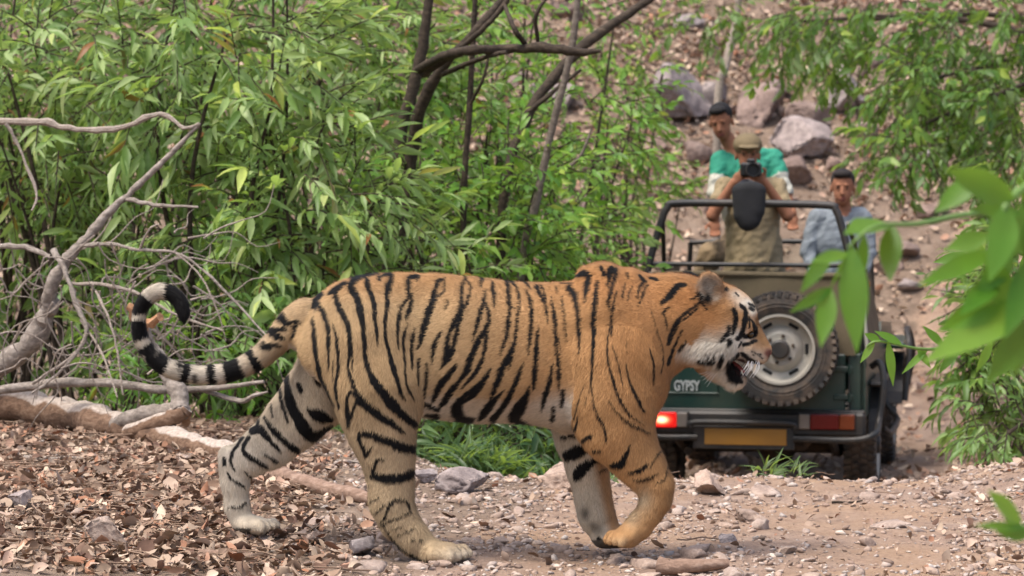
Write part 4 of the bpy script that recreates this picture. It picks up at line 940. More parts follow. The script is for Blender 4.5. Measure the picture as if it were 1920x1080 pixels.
# ---- fur: tapered hairs lying along the coat
def fur(n, V, F_, N, reg, seed, lo, hi, wid, keep=None, lift=.35):
    rs = np.random.RandomState(seed); fn, ar = face_normals(V, F_); cen = V[F_].mean(1)
    wgt = ar * np.where(cen[:, 1] < TD + .06, 1.0, .45)
    if keep is not None: wgt = wgt * keep(cen, reg[F_[:, 0]])
    k = rs.choice(len(F_), n, p=wgt / wgt.sum()); a, b = rs.rand(n, 1), rs.rand(n, 1); q = F_[k]
    P = (V[q[:, 0]] * (1 - a) + V[q[:, 1]] * a) * (1 - b) + (V[q[:, 3]] * (1 - a) + V[q[:, 2]] * a) * b
    Nn = N[q[:, 0]]; rg = reg[q[:, 0]]
    flow = np.tile(np.array([-1.0, 0, -.45]), (n, 1))
    for nm, f in (('hind_near', (-.1, 0, -1)), ('hind_far', (.1, 0, -1)), ('fore_near', (-.25, 0, -1)), ('fore_far', (.05, 0, -1)), ('head', (-1, -.1, -.15))): flow[rg == REG.index(nm)] = f
    m = rg == REG.index('tail')
    if m.any():
        u = P[m, 0] / P[m, 1] * FPX + 960; v = YHOR + (CAMH - P[m, 2]) / P[m, 1] * FPX
        kk = ((np.stack([u, v], -1)[:, None] - TA[None]) ** 2).sum(-1).argmin(1); kk = np.clip(kk, 0, len(TA) - 2); t = TA[kk + 1] - TA[kk]; flow[m] = np.stack([t[:, 0], 0 * t[:, 0], -t[:, 1]], -1)
    uu = P[:, 0] / P[:, 1] * FPX + 960; vv = YHOR + (CAMH - P[:, 2]) / P[:, 1] * FPX
    jaw = (rg == REG.index('head')) & (vv > 640) & (uu < 1400); flow[jaw] = (-.8, -.1, -.8)
    flow = flow + rs.normal(0, .22, flow.shape); flow -= Nn * (flow * Nn).sum(1)[:, None]; flow /= np.linalg.norm(flow, axis=1)[:, None] + 1e-9
    dr = flow + Nn * (lift + .15 * rs.rand(n, 1)); dr /= np.linalg.norm(dr, axis=1)[:, None]
    ln = rs.uniform(lo, hi, n); ln = np.where((rg == REG.index('head')) & (uu > 1385), ln * .5, ln); ln = np.where(((rg == REG.index('hind_near')) & (uu > 800)) | ((rg == REG.index('hind_far')) & (vv > 960)) | ((rg == REG.index('fore_near')) & (vv > 975)) | ((rg == REG.index('fore_far')) & (vv > 975)), ln * .38, ln)
    sd_ = np.cross(dr, Nn); sd_ /= np.linalg.norm(sd_, axis=1)[:, None] + 1e-9
    C, B = tiger_color(P, Nn, rg, rs.uniform(.68, 1.32, n))
    w_ = wid * rs.uniform(.7, 1.3, n)[:, None]
    W = np.stack([P - sd_ * w_, P + sd_ * w_, P + dr * ln[:, None]], 1).reshape(-1, 3)
    return W, np.arange(3 * n).reshape(-1, 3), np.repeat(C, 3, 0)
def whitefur(c, rg):
    u = c[:, 0] / c[:, 1] * FPX + 960; v = YHOR + (CAMH - c[:, 2]) / c[:, 1] * FPX
    h = (rg == REG.index('head')); 
    return (h & ((np.hypot((u - 1330) / 52, (v - 652) / 34) < 1) | (np.hypot((u - 1366) / 34, (v - 706) / 30) < 1) | ((np.hypot((u - 1334) / 24, (v - 546) / 30) < 1) & (c[:, 1] < TD - .06)))).astype(float)
fa = fur(330000, tV, tF, tN, tReg, 1, .008, .020, .0007)
fb = fur(9000, tV, tF, tN, tReg, 2, .014, .032, .0007, whitefur, .55)
W = np.concatenate([fa[0], fb[0]]); FF = np.concatenate([fa[1], fb[1] + len(fa[0])]); CC = np.concatenate([fa[2], fb[2]])
fo = link('fur', mesh_np('tiger_fur', W, FF, col=CC), M_furm); child_world(fo, tiger); fo['kind'] = 'stuff'
# eye, teeth, tongue, whiskers
M_eye = NT('tiger_eye').set(Base_Color=s2l((60, 46, 22)), Roughness=.12).m
M_dark = NT('pupil').set(Base_Color=(.004, .004, .004), Roughness=.1).m
M_tooth = worn('tooth', s2l((226, 214, 186)), .4, .1, 40)
M_tongue = worn('tongue', s2l((150, 70, 66)), .5, .2, 60)
for s in (-1, 1):
    m = MB(); c = Vector(tp(1407, 627, .058 * s)); m.lathe([(.0001, -.012), (.007, -.0105), (.0105, -.006), (.012, 0), (.0105, .006), (.007, .0105), (.0001, .012)], 14, Matrix.Translation(c)); e = m.build('eye', M_eye, None, True, 80); child_world(e, tiger)
    m = MB(); m.lathe([(.0001, -.003), (.004, -.002), (.005, 0), (.004, .002), (.0001, .003)], 10, Matrix.Translation(c + Vector((.003, .0105 * s, .001)))); p = m.build('pupil', M_dark, None, True, 80); p.parent = e; p.matrix_parent_inverse = Matrix.Translation(-Vector(tiger.location))
    m = MB(); a = Vector(tp(1416, 680, .03 * s)); m.tube([a, a + Vector((-.002, 0, -.018)), a + Vector((-.006, 0, -.036))], [.006, .0045, .001], 8); child_world(m.build('tooth', M_tooth, None, True), tiger)
    m = MB(); a = Vector(tp(1392, 708, .026 * s)); m.tube([a, a + Vector((-.001, 0, .014)), a + Vector((-.004, 0, .026))], [.005, .004, .001], 8); child_world(m.build('tooth', M_tooth, None, True), tiger)
m = MB(); m.tube([Vector(tp(1366, 684)), Vector(tp(1380, 694)), Vector(tp(1394, 702))], [.02, .022, .012], 10); child_world(m.build('tongue', M_tongue, None, True), tiger)
M_whisk = NT('whisker').set(Base_Color=(.82, .8, .76), Roughness=.4).m
rw = random.Random(4)
for i in range(26):
    s = -1 if i < 17 else 1; u0 = 1402 + rw.random() * 24; v0 = 664 + rw.random() * 14
    a = Vector(tp(u0, v0, (.058 - (u0 - 1402) * .0006) * s)); L = rw.uniform(.03, .085)
    d1 = Vector((-.25 + .25 * rw.random(), .35 * s, -.55)).normalized(); d2 = Vector((-.55, .25 * s, -.75)).normalized()
    m = MB(); m.tube([a, a + d1 * L * .5, a + d1 * L * .5 + d2 * L * .5], [.0011, .0008, .0002], 5); child_world(m.build('whisker', M_whisk, None), tiger)
for i in range(5):
    a = Vector(tp(1334 + 4 * i, 690 + i * 1.5, -.055)); m = MB(); m.tube([a, a + Vector((-.02, -.01, -.015)), a + Vector((-.045, -.012, -.02 - .008 * i))], [.001, .0008, .0002], 5); child_world(m.build('whisker', M_whisk, None), tiger)
# ================================================================== the passengers
SK = s2l((150, 102, 76)); SKD = s2l((118, 78, 58))
def m_person(name):
    q = NT(name); a = q.n('Attribute', attribute_name='col').outputs['Color']; n = q.noise(30, 4, q.co); f = q.noise(260, 2, q.co)
    c = q.mix(.35, a, q.ramp(n, [(.3, (.6, .6, .6)), (.7, (1.1, 1.1, 1.1))]), 'MULTIPLY'); q.set(Base_Color=c, Roughness=.75, Specular_IOR_Level=.3); q.bump(q.mix(.6, n, f), .012, .5); return q.m
M_person = m_person('clothing_and_skin')
def hand(S, wrist, dirv, palm_n, grp='skin', curl=.6, s=1.0):
    """palm and five separate bent fingers"""
    w_ = Vector(wrist); d = Vector(dirv).normalized(); n = Vector(palm_n); n = (n - d * n.dot(d)).normalized(); side_ = d.cross(n)
    pc = w_ + d * .045 * s
    S.ell(pc, (.045 * s, .040 * s, .016 * s), .012, grp, M=np.array([list(d), list(side_), list(n)]).T)
    for i, L in enumerate((.070, .080, .074, .058)):
        k = w_ + d * .085 * s + side_ * (.030 - .020 * i) * s; a = k + (d * math.cos(curl * .5) + n * math.sin(curl * .5)) * L * .5 * s
        e = a + (d * math.cos(curl * 1.5) + n * math.sin(curl * 1.5)) * L * .5 * s
        S.cap(k, a, .0092 * s, .0086 * s, 1, .006, grp); S.cap(a, e, .0086 * s, .0075 * s, 1, .005, grp)
    k = w_ + d * .03 * s + side_ * .036 * s; a = k + (side_ * .7 + d * .6 + n * .3).normalized() * .036 * s; e = a + (d * .8 + n * .6).normalized() * .03 * s
    S.cap(k, a, .0115 * s, .010 * s, 1, .008, grp); S.cap(a, e, .010 * s, .008 * s, 1, .005, grp)
def head(S, c, fwd, tilt=0.0, hairlong=False, cap=None, roll=0.0):
    """skull, jaw, nose, ears and hair round centre c, looking along fwd"""
    f = Vector(fwd).normalized(); r = f.cross(Vector((0, 0, 1))).normalized(); u = r.cross(f)
    if roll: q = Matrix.Rotation(roll, 3, f); r = q @ r; u = q @ u
    M3 = np.array([list(r), list(f), list(u)]).T; c = Vector(c); P = lambda a, b, z: c + r * a + f * b + u * z
    S.ell(P(0, -.01, .025), (.075, .095, .092), .012, 'skin', M=M3)
    S.ell(P(0, .030, -.045), (.058, .062, .068), .02, 'skin', M=M3)          # face and jaw
    S.ell(P(0, .062, -.092), (.028, .022, .018), .014, 'skin', M=M3)         # chin
    S.cap(P(0, .088, .005), P(0, .101, -.030), .008, .013, 1, .014, 'skin')  # nose
    for s in (-1, 1):
        S.ell(P(.034 * s, .098, .012), (.016, .010, .008), .010, cut=True, M=M3)
        S.ell(P(.034 * s, .080, .011), (.010, .010, .006), .002, 'eye', M=M3)
        S.ell(P(.034 * s, .088, .030), (.020, .008, .006), .010, 'skin', M=M3)
        S.ell(P(.078 * s, -.012, -.012), (.010, .020, .030), .006, 'skin', M=M3)
    S.ell(P(0, .086, -.062), (.024, .011, .006), .005, 'lip', M=M3)
    S.ell(P(0, .088, -.074), (.021, .010, .006), .005, 'lip', M=M3)
    S.ell(P(0, -.026, .050), (.083, .092, .082), .008, 'hair', M=M3)
    if not cap: S.ell(P(0, .052, .098), (.062, .040, .028), .012, 'hair', M=M3)
    if cap:
        S.ell(P(0, -.012, .066), (.098, .116, .080), .006, cap, M=M3); S.ell(P(0, .075, .062), (.072, .075, .012), .01, cap, M=M3)
    return P
def person(name, label, D0, box, build, colors, h=.0075):
    lo = at(box[0], box[3], D0); hi = at(box[2], box[1], D0); S = SDF((lo.x, D0 - .42, lo.z), (hi.x, D0 + .42, hi.z), h); build(S)
    V, F_ = S.mesh(); N = v_normals(V, F_)
    if (N * (V - V.mean(0))).sum() < 0: F_ = F_[:, ::-1]; N = -N
    nm = list(S.G); rg = S.region(V, nm); C = np.array([colors.get(k, SK) for k in nm])[rg]
    cl = np.isin(rg, [i for i, k in enumerate(nm) if k in ('shirt', 'pants', 'teal', 'white')])          # folds in the cloth
    fold = fbm(V[:, 0] * 9 + V[:, 2] * 7, V[:, 2] * 16 - V[:, 0] * 10 + V[:, 1] * 6, 3); fold2 = 1 - np.abs(fbm(V[:, 0] * 14 - V[:, 2] * 5, V[:, 2] * 7 + 3, 2)) * 2
    V = V + N * (cl * (.014 * fold + .007 * fold2))[:, None]
    base = Vector((float(V[:, 0].mean()), D0, float(V[:, 2].min())))
    e = empty(name, base); tag(e, label, 'person'); o = link('body', mesh_np('person_body', V, F_, True, col=C), M_person); child_world(o, e); return e
# ---- the one in khaki, standing with a camera held up
def build_b(S):
    D0 = 19.72; p = lambda x, y, o=0.0: at(x, y, D0 + o); k = D0 / FPX
    P = head(S, p(1402, 290, .0), (0, -1, -.12), cap='hat')
    S.cap(p(1405, 318, .03), p(1408, 345, .04), .056, .062, 1, .02, 'skin')
    S.cap(p(1362, 352, .04), p(1456, 352, .04), .062, .062, 1, .03, 'shirt')
    S.cap(p(1410, 385, .04), p(1414, 490, .04), .165, .20, 1, .05, 'shirt')
    S.cap(p(1390, 520, .04), p(1386, 640, .04), .10, .085, 1, .04, 'pants'); S.cap(p(1440, 520, .04), p(1446, 640, .04), .10, .085, 1, .04, 'pants')
    S.ell(p(1413, 512, .04), (.19, .13, .12), .03, 'pants')
    for s, sh, el, wr in ((-1, (1358, 352), (1336, 404), (1376, 342)), (1, (1458, 352), (1476, 404), (1434, 342))):
        S.cap(p(*sh, .04), p((sh[0] + el[0]) / 2, (sh[1] + el[1]) / 2, -.05), .062, .054, 1, .02, 'shirt')
        S.cap(p((sh[0] + el[0]) / 2, (sh[1] + el[1]) / 2, -.05), p(*el, -.10), .045, .040, 1, .01, 'skin')
        S.cap(p(*el, -.10), p(*wr, -.17), .040, .027, 1, .012, 'skin')
        hand(S, p(*wr, -.17), p(1404 - 6 * s * -1, 322, -.19) - p(*wr, -.17), Vector((0, -1, .1)), curl=.7)
pb = person('person', 'person in khaki shirt and olive cap holding up a camera in the vehicle', 19.72, (1300, 232, 1520, 655), build_b, dict(skin=SK, shirt=s2l((142, 126, 96)), pants=s2l((132, 114, 86)), hat=s2l((112, 98, 72)), hair=s2l((28, 22, 20)), eye=s2l((84, 60, 48)), lip=s2l((128, 76, 64))))
# the camera in the hands
ce = empty('camera_with_lens', at(1408, 318, 19.50)); tag(ce, 'black camera with a lens held up before the face of the khaki passenger', 'camera')
M_cam = worn('camera_black', s2l((22, 22, 23)), .45, .2, 20)
m = MB(); m.box((0, 0, 0), (.14, .07, .095), bev=.014); m.box((0, 0, .058), (.055, .05, .03), bev=.010); child_world(m.build('camera_body', M_cam, None, True), ce).location = ce.location
m = MB(); m.lathe([(.034, -.035), (.036, -.10), (.044, -.105), (.047, -.19), (.040, -.19), (.036, -.15), (.0001, -.15)], 24); child_world(m.build('lens', M_cam, None, True), ce).location = ce.location
# a black bag slung over the roll bar
be = empty('camera_bag', at(1405, 385, 19.05)); tag(be, 'black rounded bag slung over the roll bar before the khaki passenger', 'bag')
S = SDF(np.array(be.location) - .2, np.array(be.location) + .22, .008); bk = 19.02 / FPX
_b = Vector(be.location)
for x_, z0_, z1_, r_ in ((-.055, -.06, .09, .050), (-.02, -.11, .10, .056), (.02, -.09, .10, .054), (.05, -.03, .09, .046)): S.cap(_b + Vector((x_, -.04, z0_)), _b + Vector((x_ * 1.25, -.03, z1_)), r_, r_ * .95, .75, .03, 'b')
V, F_ = S.mesh(); N = v_normals(V, F_)
if (N * (V - V.mean(0))).sum() < 0: F_ = F_[:, ::-1]
o = link('pouch', mesh_np('pouch', V, F_, True), worn('black_cloth', s2l((20, 21, 24)), .85, .25, 14, bump=.006)); child_world(o, be)
m = MB(); m.tube(curve_pts([Vector(be.location) + Vector(q) for q in ((-.09, -.05, .09), (-.06, .04, .14), (0, .12, .16), (.05, .05, .13), (.07, -.05, .09))], 4), .010, 6); child_world(m.build('strap', M_cam, None), be)
# ---- the one in the green and white shirt, leaning behind
def build_a(S):
    D0 = 20.45; p = lambda x, y, o=0.0: at(x, y, D0 + o)
    head(S, p(1352, 228), (-.25, -1, -.35), roll=.12)
    S.cap(p(1362, 258, .04), p(1382, 288, .05), .052, .062, 1, .02, 'skin')
    S.cap(p(1352, 300, .05), p(1448, 296, .05), .062, .062, 1, .03, 'teal')
    S.ell(p(1402, 330, .06), (.205, .13, .20), .04, 'teal'); S.ell(p(1404, 395, .06), (.19, .125, .20), .04, 'white'); S.ell(p(1402, 455, .06), (.185, .13, .15), .04, 'pants')
    for sh, el, wr in (((1350, 302), (1342, 362), (1340, 412)), ((1450, 298), (1472, 360), (1486, 400))):
        mid = ((sh[0] + el[0]) / 2, (sh[1] + el[1]) / 2)
        S.cap(p(*sh, .05), p(*mid, .0), .064, .060, 1, .02, 'teal'); S.cap(p(*mid, .0), p(*el, -.05), .060, .056, 1, .014, 'white')
        S.cap(p(*el, -.05), p(*wr, -.14), .042, .030, 1, .010, 'skin'); hand(S, p(*wr, -.14), Vector((0, -.3, -1)), Vector((0, -1, 0)), curl=.9)
    S.cap(p(1390, 470, .06), p(1335, 478, -.10), .10, .085, 1, .04, 'pants'); S.cap(p(1335, 478, -.10), p(1305, 540, -.02), .080, .06, 1, .03, 'pants')
    S.cap(p(1420, 470, .06), p(1440, 560, .0), .10, .085, 1, .04, 'pants')
pa = person('person', 'person in green and white shirt leaning over behind the khaki passenger', 20.45, (1255, 185, 1540, 600), build_a, dict(skin=SK, teal=s2l((48, 138, 112)), white=s2l((186, 184, 170)), pants=s2l((138, 118, 90)), hair=s2l((20, 17, 17)), eye=s2l((84, 60, 48)), lip=s2l((128, 76, 64))))
# ---- the one in grey, seated on the right
def build_c(S):
    D0 = 20.2; p = lambda x, y, o=0.0: at(x, y, D0 + o)
    head(S, p(1580, 352), (-.15, -1, -.1))
    S.cap(p(1580, 380, .03), p(1578, 402, .04), .054, .062, 1, .02, 'skin')
    S.cap(p(1534, 406, .05), p(1618, 408, .05), .064, .064, 1, .03, 'shirt'); S.ell(p(1574, 452, .05), (.19, .125, .20), .04, 'shirt'); S.ell(p(1572, 520, .04), (.18, .13, .20), .04, 'shirt')
    S.cap(p(1550, 560, .02), p(1540, 575, -.25), .085, .07, 1, .04, 'pants'); S.cap(p(1594, 560, .02), p(1600, 575, -.25), .085, .07, 1, .04, 'pants')
    for sh, el, wr in (((1530, 414), (1514, 472), (1530, 520)), ((1620, 416), (1630, 474), (1612, 522))):
        S.cap(p(*sh, .05), p(*el, .0), .062, .052, 1, .02, 'shirt'); S.cap(p(*el, .0), p(*wr, -.12), .048, .036, 1, .012, 'shirt'); hand(S, p(*wr, -.12), Vector((.1 if wr[0] < 1570 else -.1, -1, -.4)), Vector((0, -.3, -1)), curl=.6)
pc_ = person('person', 'person in grey shirt with short dark hair seated at the side of the vehicle', 20.2, (1480, 300, 1670, 620), build_c, dict(skin=SK, shirt=s2l((120, 128, 134)), pants=s2l((70, 72, 76)), hair=s2l((32, 26, 24)), eye=s2l((84, 60, 48)), lip=s2l((128, 76, 64))))
# ================================================================== wood: fallen log, dead branches
def m_bark(name, dark, mid, pale, bleach=0.0, scale=1.0):
    q = NT(name); p = q.co; mp = q.n('Mapping'); q.l(q.oco, mp.inputs[0]); mp.inputs['Scale'].default_value = (4 * scale, 14 * scale, 14 * scale)
    a = q.noise(3, 6, mp.outputs[0], .65); b = q.noise(60 * scale, 4, p)
    c = q.ramp(q.mix(.35, a, b), [(.3, dark), (.5, mid), (.72, pale)])
    if bleach:
        nz = q.n('SeparateXYZ'); q.l(q.n('NewGeometry').outputs['Normal'], nz.inputs[0])
        f = q.math('ADD', nz.outputs[2], q.math('MULTIPLY', q.math('SUBTRACT', q.noise(5 * scale, 5, p), .5), 1.6))
        c = q.mix(q.math('MULTIPLY', q.ramp(f, [(.55, (0, 0, 0)), (.68, (1, 1, 1))]), bleach), c, q.ramp(b, [(.3, s2l((150, 138, 126))), (.7, s2l((196, 184, 172)))]))
    q.set(Base_Color=c, Roughness=.85, Specular_IOR_Level=.25); q.bump(q.mix(.5, a, b), .012, .8); return q.m
M_log = m_bark('peeling_bark', s2l((66, 50, 40)), s2l((112, 88, 70)), s2l((146, 122, 102)), .8)
M_dead = m_bark('bleached_wood', s2l((84, 76, 68)), s2l((134, 124, 114)), s2l((176, 166, 156)))
M_twig = m_bark('grey_twig', s2l((104, 94, 84)), s2l((146, 134, 122)), s2l((178, 166, 154)), 0, 2)
M_trunk = m_bark('dark_bark', s2l((32, 27, 22)), s2l((58, 49, 40)), s2l((90, 78, 64)))
M_raw = m_bark('raw_broken_wood', s2l((124, 88, 62)), s2l((160, 120, 88)), s2l((190, 152, 118)))
def wood(name, pts, mat, parent=None, n=8, knots=.06, sub=5, seed=0, origin=None):
    """pts: (px, py, distance, radius in px) followed through"""
    C = curve_pts(pts, sub); r_ = random.Random(seed)
    P = []; rad = []
    for i, (a, b, d, r) in enumerate(C):
        v = at(a, b, d); j = r / FPX * d; P.append(v + Vector([r_.uniform(-1, 1) * j * knots * 2 for _ in range(3)])); rad.append(j * (1 + r_.uniform(-knots, knots) * 1.6))
    if origin is not None: P = [p - origin for p in P]
    m = MB(); m.tube(P, rad, n); return m.build(name, mat, parent, True, 50)
def wood_thing(name, label, cat, base, group=None):
    e = empty(name, base); return tag(e, label, cat, group)
M_pink = m_bark('pink_bark', s2l((96, 76, 64)), s2l((134, 110, 94)), s2l((168, 146, 130)))
bl = at(220, 820, 13.4); lg = wood_thing('fallen_log', 'long fallen log with peeling white bark lying behind the tiger', 'log', bl)
wood('trunk', [(-60, 752, 14.0, 31), (40, 762, 13.85, 31), (120, 778, 13.65, 30), (220, 802, 13.35, 31), (300, 820, 13.1, 27), (360, 836, 12.9, 25), (430, 850, 12.65, 22), (470, 864, 12.5, 20)], M_log, lg, 14, .08, 6, 3, bl)
wood('limb', [(a_, b_, ray_ground(a_, b_ + r_ * .7) - .02, r_) for a_, b_, r_ in ((440, 856, 21), (500, 884, 19), (560, 903, 17), (640, 923, 15), (705, 938, 12))], M_pink, lg, 10, .05, 6, 4, bl)
wood('limb', [(215, 796, 13.3, 14), (250, 782, 13.2, 15), (300, 772, 13.15, 15), (345, 764, 13.1, 15)], M_dead, lg, 10, .06, 5, 5, bl)
wood('limb', [(240, 812, 13.2, 16), (290, 796, 13.1, 17), (330, 780, 13.05, 16), (350, 766, 13.05, 14)], M_log, lg, 10, .06, 5, 6, bl)
st = wood('limb', [(340, 775, 13.05, 20), (334, 735, 13.1, 18), (318, 705, 13.15, 16), (298, 672, 13.2, 14), (278, 640, 13.2, 12), (268, 606, 13.2, 12)], M_dead, lg, 10, .06, 5, 7, bl)
for i, (u, v, a, b_) in enumerate(((345, 766, 352, 792), (266, 612, 302, 594), (268, 606, 240, 574))):
    o = wood('broken_end', [(u, v, 13.15, 11), ((u + a) / 2, (v + b_) / 2, 13.1, 11), (a, b_, 13.08, 7)], M_raw, lg, 7, .2, 2, 8 + i, bl)
# dead branch rising at the left, with its thin twigs
b2 = at(0, 780, 13.9); db_ = wood_thing('dead_branch', 'pale leafless branch rising from the ground into the shrub', 'branch', b2)
wood('main_stem', [(-60, 735, 13.9, 24), (0, 690, 13.8, 22), (55, 640, 13.7, 20), (88, 590, 13.65, 18), (100, 535, 13.6, 14), (128, 485, 13.6, 11), (165, 445, 13.6, 9), (200, 402, 13.6, 8), (240, 366, 13.6, 7), (290, 318, 13.6, 6), (330, 278, 13.6, 5), (375, 232, 13.6, 3)], M_dead, db_, 10, .13, 5, 20, b2)
for i, p in enumerate([[(232, 372, 13.6, 5), (290, 384, 13.55, 4), (372, 388, 13.5, 2.5)], [(375, 232, 13.6, 4), (345, 240, 13.6, 4), (300, 214, 13.65, 6), (215, 243, 13.7, 7), (130, 240, 13.75, 7), (75, 228, 13.8, 8), (-40, 226, 13.9, 9)], [(12, 232, 13.8, 4), (35, 275, 13.8, 4), (68, 360, 13.75, 3.5), (60, 395, 13.7, 2)],
                       [(150, 462, 13.55, 5), (210, 458, 13.5, 4.5), (260, 468, 13.45, 4), (330, 474, 13.4, 3.5), (385, 510, 13.35, 3), (440, 565, 13.3, 2.5), (500, 630, 13.2, 1.8)], [(-20, 462, 13.7, 7), (45, 464, 13.65, 6), (95, 482, 13.6, 6)], [(100, 470, 13.6, 7), (125, 515, 13.5, 6), (142, 570, 13.45, 6), (162, 625, 13.4, 5), (120, 690, 13.4, 4), (60, 738, 13.4, 3)],
                       [(135, 532, 13.5, 3.5), (200, 535, 13.45, 4), (262, 552, 13.4, 3.5), (330, 590, 13.35, 3), (420, 620, 13.3, 2.2)], [(162, 625, 13.4, 4), (140, 665, 13.4, 4), (60, 720, 13.45, 5)], [(150, 600, 13.45, 3), (190, 660, 13.35, 2.6), (220, 745, 13.2, 2)], [(180, 545, 13.45, 3), (205, 600, 13.35, 3), (220, 660, 13.3, 2.6), (230, 740, 13.25, 2)],
                       [(260, 470, 13.45, 3), (280, 430, 13.4, 2.5), (300, 420, 13.4, 1.5)], [(330, 474, 13.4, 2.5), (378, 520, 13.35, 2), (410, 590, 13.3, 1.6), (424, 640, 13.3, 1)]]):
    wood('branch', [(a_, b_, d_, r_ * .85) for a_, b_, d_, r_ in p], M_dead if p[0][3] > 4.5 else M_twig, db_, 7, .16, 5, 30 + i, b2)
r5 = random.Random(9)
for i in range(110):
    x, y = r5.uniform(-30, 400), r5.uniform(440, 705); d = r5.uniform(13.1, 14.1); a = r5.uniform(-.6, 1.2) if r5.random() < .6 else r5.uniform(1.1, 2.4); L = r5.uniform(60, 190); p = []
    for k in range(5):
        t = k / 4; p.append((x + math.cos(a) * L * t + r5.uniform(-7, 7), y + math.sin(a) * L * t + r5.uniform(-7, 7), d + .1 * t, (1.9 - 1.3 * t) * r5.uniform(.8, 1.3))); a += r5.uniform(-.35, .35)
    wood('twig', p, M_twig, db_, 5, .05, 3, 60 + i, b2)
b3 = at(200, 735, 13.3); hs_ = wood_thing('fallen_stick', 'thin pale forked stick lying across behind the log', 'stick', b3)
wood('stick', [(-30, 735, 13.6, 7), (90, 720, 13.5, 9), (200, 718, 13.4, 8), (300, 730, 13.3, 8), (400, 728, 13.2, 6), (495, 716, 13.1, 3)], M_dead, hs_, 8, .07, 5, 140, b3)
wood('fork', [(375, 729, 13.25, 5), (420, 744, 13.2, 5), (455, 752, 13.15, 5), (475, 742, 13.1, 4), (502, 735, 13.1, 2)], M_dead, hs_, 7, .07, 4, 141, b3)
def ground_stick(px, py, ang, Lpx, rpx, label, mat, seed, bend=.1):
    d = ray_ground(px, py); c = at(px, py, d); L = Lpx / FPX * d; r_ = random.Random(seed); P = []; rad = []
    for i in range(7):
        t = i / 6 - .5; x = c.x + math.cos(ang) * L * t - math.sin(ang) * bend * L * (t * t * 4); y = c.y + math.sin(ang) * L * t + math.cos(ang) * bend * L * (t * t * 4); P.append(Vector((x, y, ground_z(x, y) + rpx / FPX * d * .85 + r_.uniform(0, .006)))); rad.append(rpx / FPX * d * (1.1 - .5 * (t + .5)) * r_.uniform(.9, 1.1))
    e = P[3].copy(); m = MB(); m.tube([p - e for p in P], rad, 8); o = m.build('stick', mat, None, True, 50); o.location = e; return tag(o, label, 'stick')
ground_stick(430, 1056, .05, 110, 12, 'smooth orange brown stub of wood lying in the leaf litter', M_pink, 1)
ground_stick(1300, 1078, -.05, 130, 16, 'thick weathered brown stick lying at the near edge of the track', M_pink, 2)
ground_stick(255, 932, .6, 130, 4, 'thin curved grey twig lying on the leaf litter', M_twig, 3, .25)
ground_stick(540, 1040, .0, 130, 4, 'thin straight pale stick lying between the hind paws', M_twig, 4)
ground_stick(640, 870, -.9, 90, 4, 'pale crooked twig lying beyond the hind legs', M_dead, 5, .2)
ground_stick(1660, 902, .3, 70, 4, 'reddish dry stick lying on the crest of the track', M_raw, 6)
ground_stick(1590, 945, .2, 60, 2.5, 'short dark twig lying on the sandy track', M_trunk, 7)
ground_stick(120, 865, .1, 150, 5, 'bent pale stick lying against the leaf litter below the log', M_twig, 8, .1)
ground_stick(680, 938, -.4, 120, 4, 'slender grey stick lying against the end of the log', M_dead, 9)

# ================================================================== leaves
def leaf_np(width, fold, droop, n=4, wave=0.0, seed=0):
    """a lance-shaped leaf one unit long, folded along its midrib"""
    V = []
    for i in range(n + 1):
        t = i / n; w_ = width * (math.sin(math.pi * min(1, t * .96 + .03) ** .85) ** 1.1); z = -droop * t * t
        for s in (-1, 0, 1): V.append((t, s * w_ / 2, z + abs(s) * w_ * fold + wave * math.sin(t * 9 + s + seed) * abs(s) * w_))
    return np.array(V), np.array([(i * 3 + s, i * 3 + s + 3, i * 3 + s + 4, i * 3 + s + 1) for i in range(n) for s in range(2)])
LANCE = [leaf_np(.21 + .03 * (i % 3), .22 + .1 * (i % 2), .12 + .10 * i, 4, .1, i) for i in range(5)]
BLADE = [leaf_np(.10 + .03 * i, .3, .25 + .22 * i, 5, .0, i) for i in range(3)]
OVAL = [leaf_np(.36 + .05 * (i % 3), .15, .1 + .08 * i, 3, .1, i) for i in range(4)]
def m_leaf(name, stops, under, obj=False, trans=.5, rough=.42):
    q = NT(name); t = q.n('ObjectInfo').outputs['Random'] if obj else q.n('Attribute', attribute_name='tint').outputs['Fac']
    c = q.ramp(t, [(p, s2l(k)) for p, k in stops]); c = q.mix(.3, c, q.ramp(q.noise(30, 3, q.co), [(.3, (.7, .7, .7)), (.7, (1.15, 1.15, 1.1))]), 'MULTIPLY')
    bf = q.n('NewGeometry').outputs['Backfacing']; cu = q.mix(.55, c, s2l(under)); c2 = q.mix(bf, c, cu)
    q.set(Base_Color=c2, Roughness=rough, Specular_IOR_Level=.45)
    tr = q.n('BsdfTranslucent'); q.l(q.mix(.6, c, s2l((150, 176, 60))), tr.inputs[0]); mx = q.n('MixShader'); mx.inputs[0].default_value = trans
    q.l(q.b.outputs[0], mx.inputs[1]); q.l(tr.outputs[0], mx.inputs[2]); q.l(mx.outputs[0], q.o.inputs[0]); return q.m
G1 = [(0, (92, 124, 60)), (.25, (120, 152, 82)), (.5, (144, 172, 102)), (.78, (178, 198, 136)), (.9, (198, 212, 104)), (.96, (178, 190, 140)), (.985, (168, 104, 64)), (1, (150, 96, 60))]
G2 = [(0, (74, 118, 40)), (.4, (106, 154, 56)), (.75, (140, 182, 74)), (.95, (174, 196, 92)), (1, (196, 200, 96))]
G3 = [(0, (62, 112, 34)), (.5, (88, 142, 44)), (1, (120, 166, 66))]
G4 = [(0, (80, 118, 58)), (.5, (114, 150, 82)), (.95, (158, 184, 118)), (.98, (150, 100, 66)), (1, (140, 92, 60))]
G5 = [(0, (58, 94, 36)), (.4, (84, 122, 50)), (.8, (116, 150, 66)), (1, (164, 184, 80))]
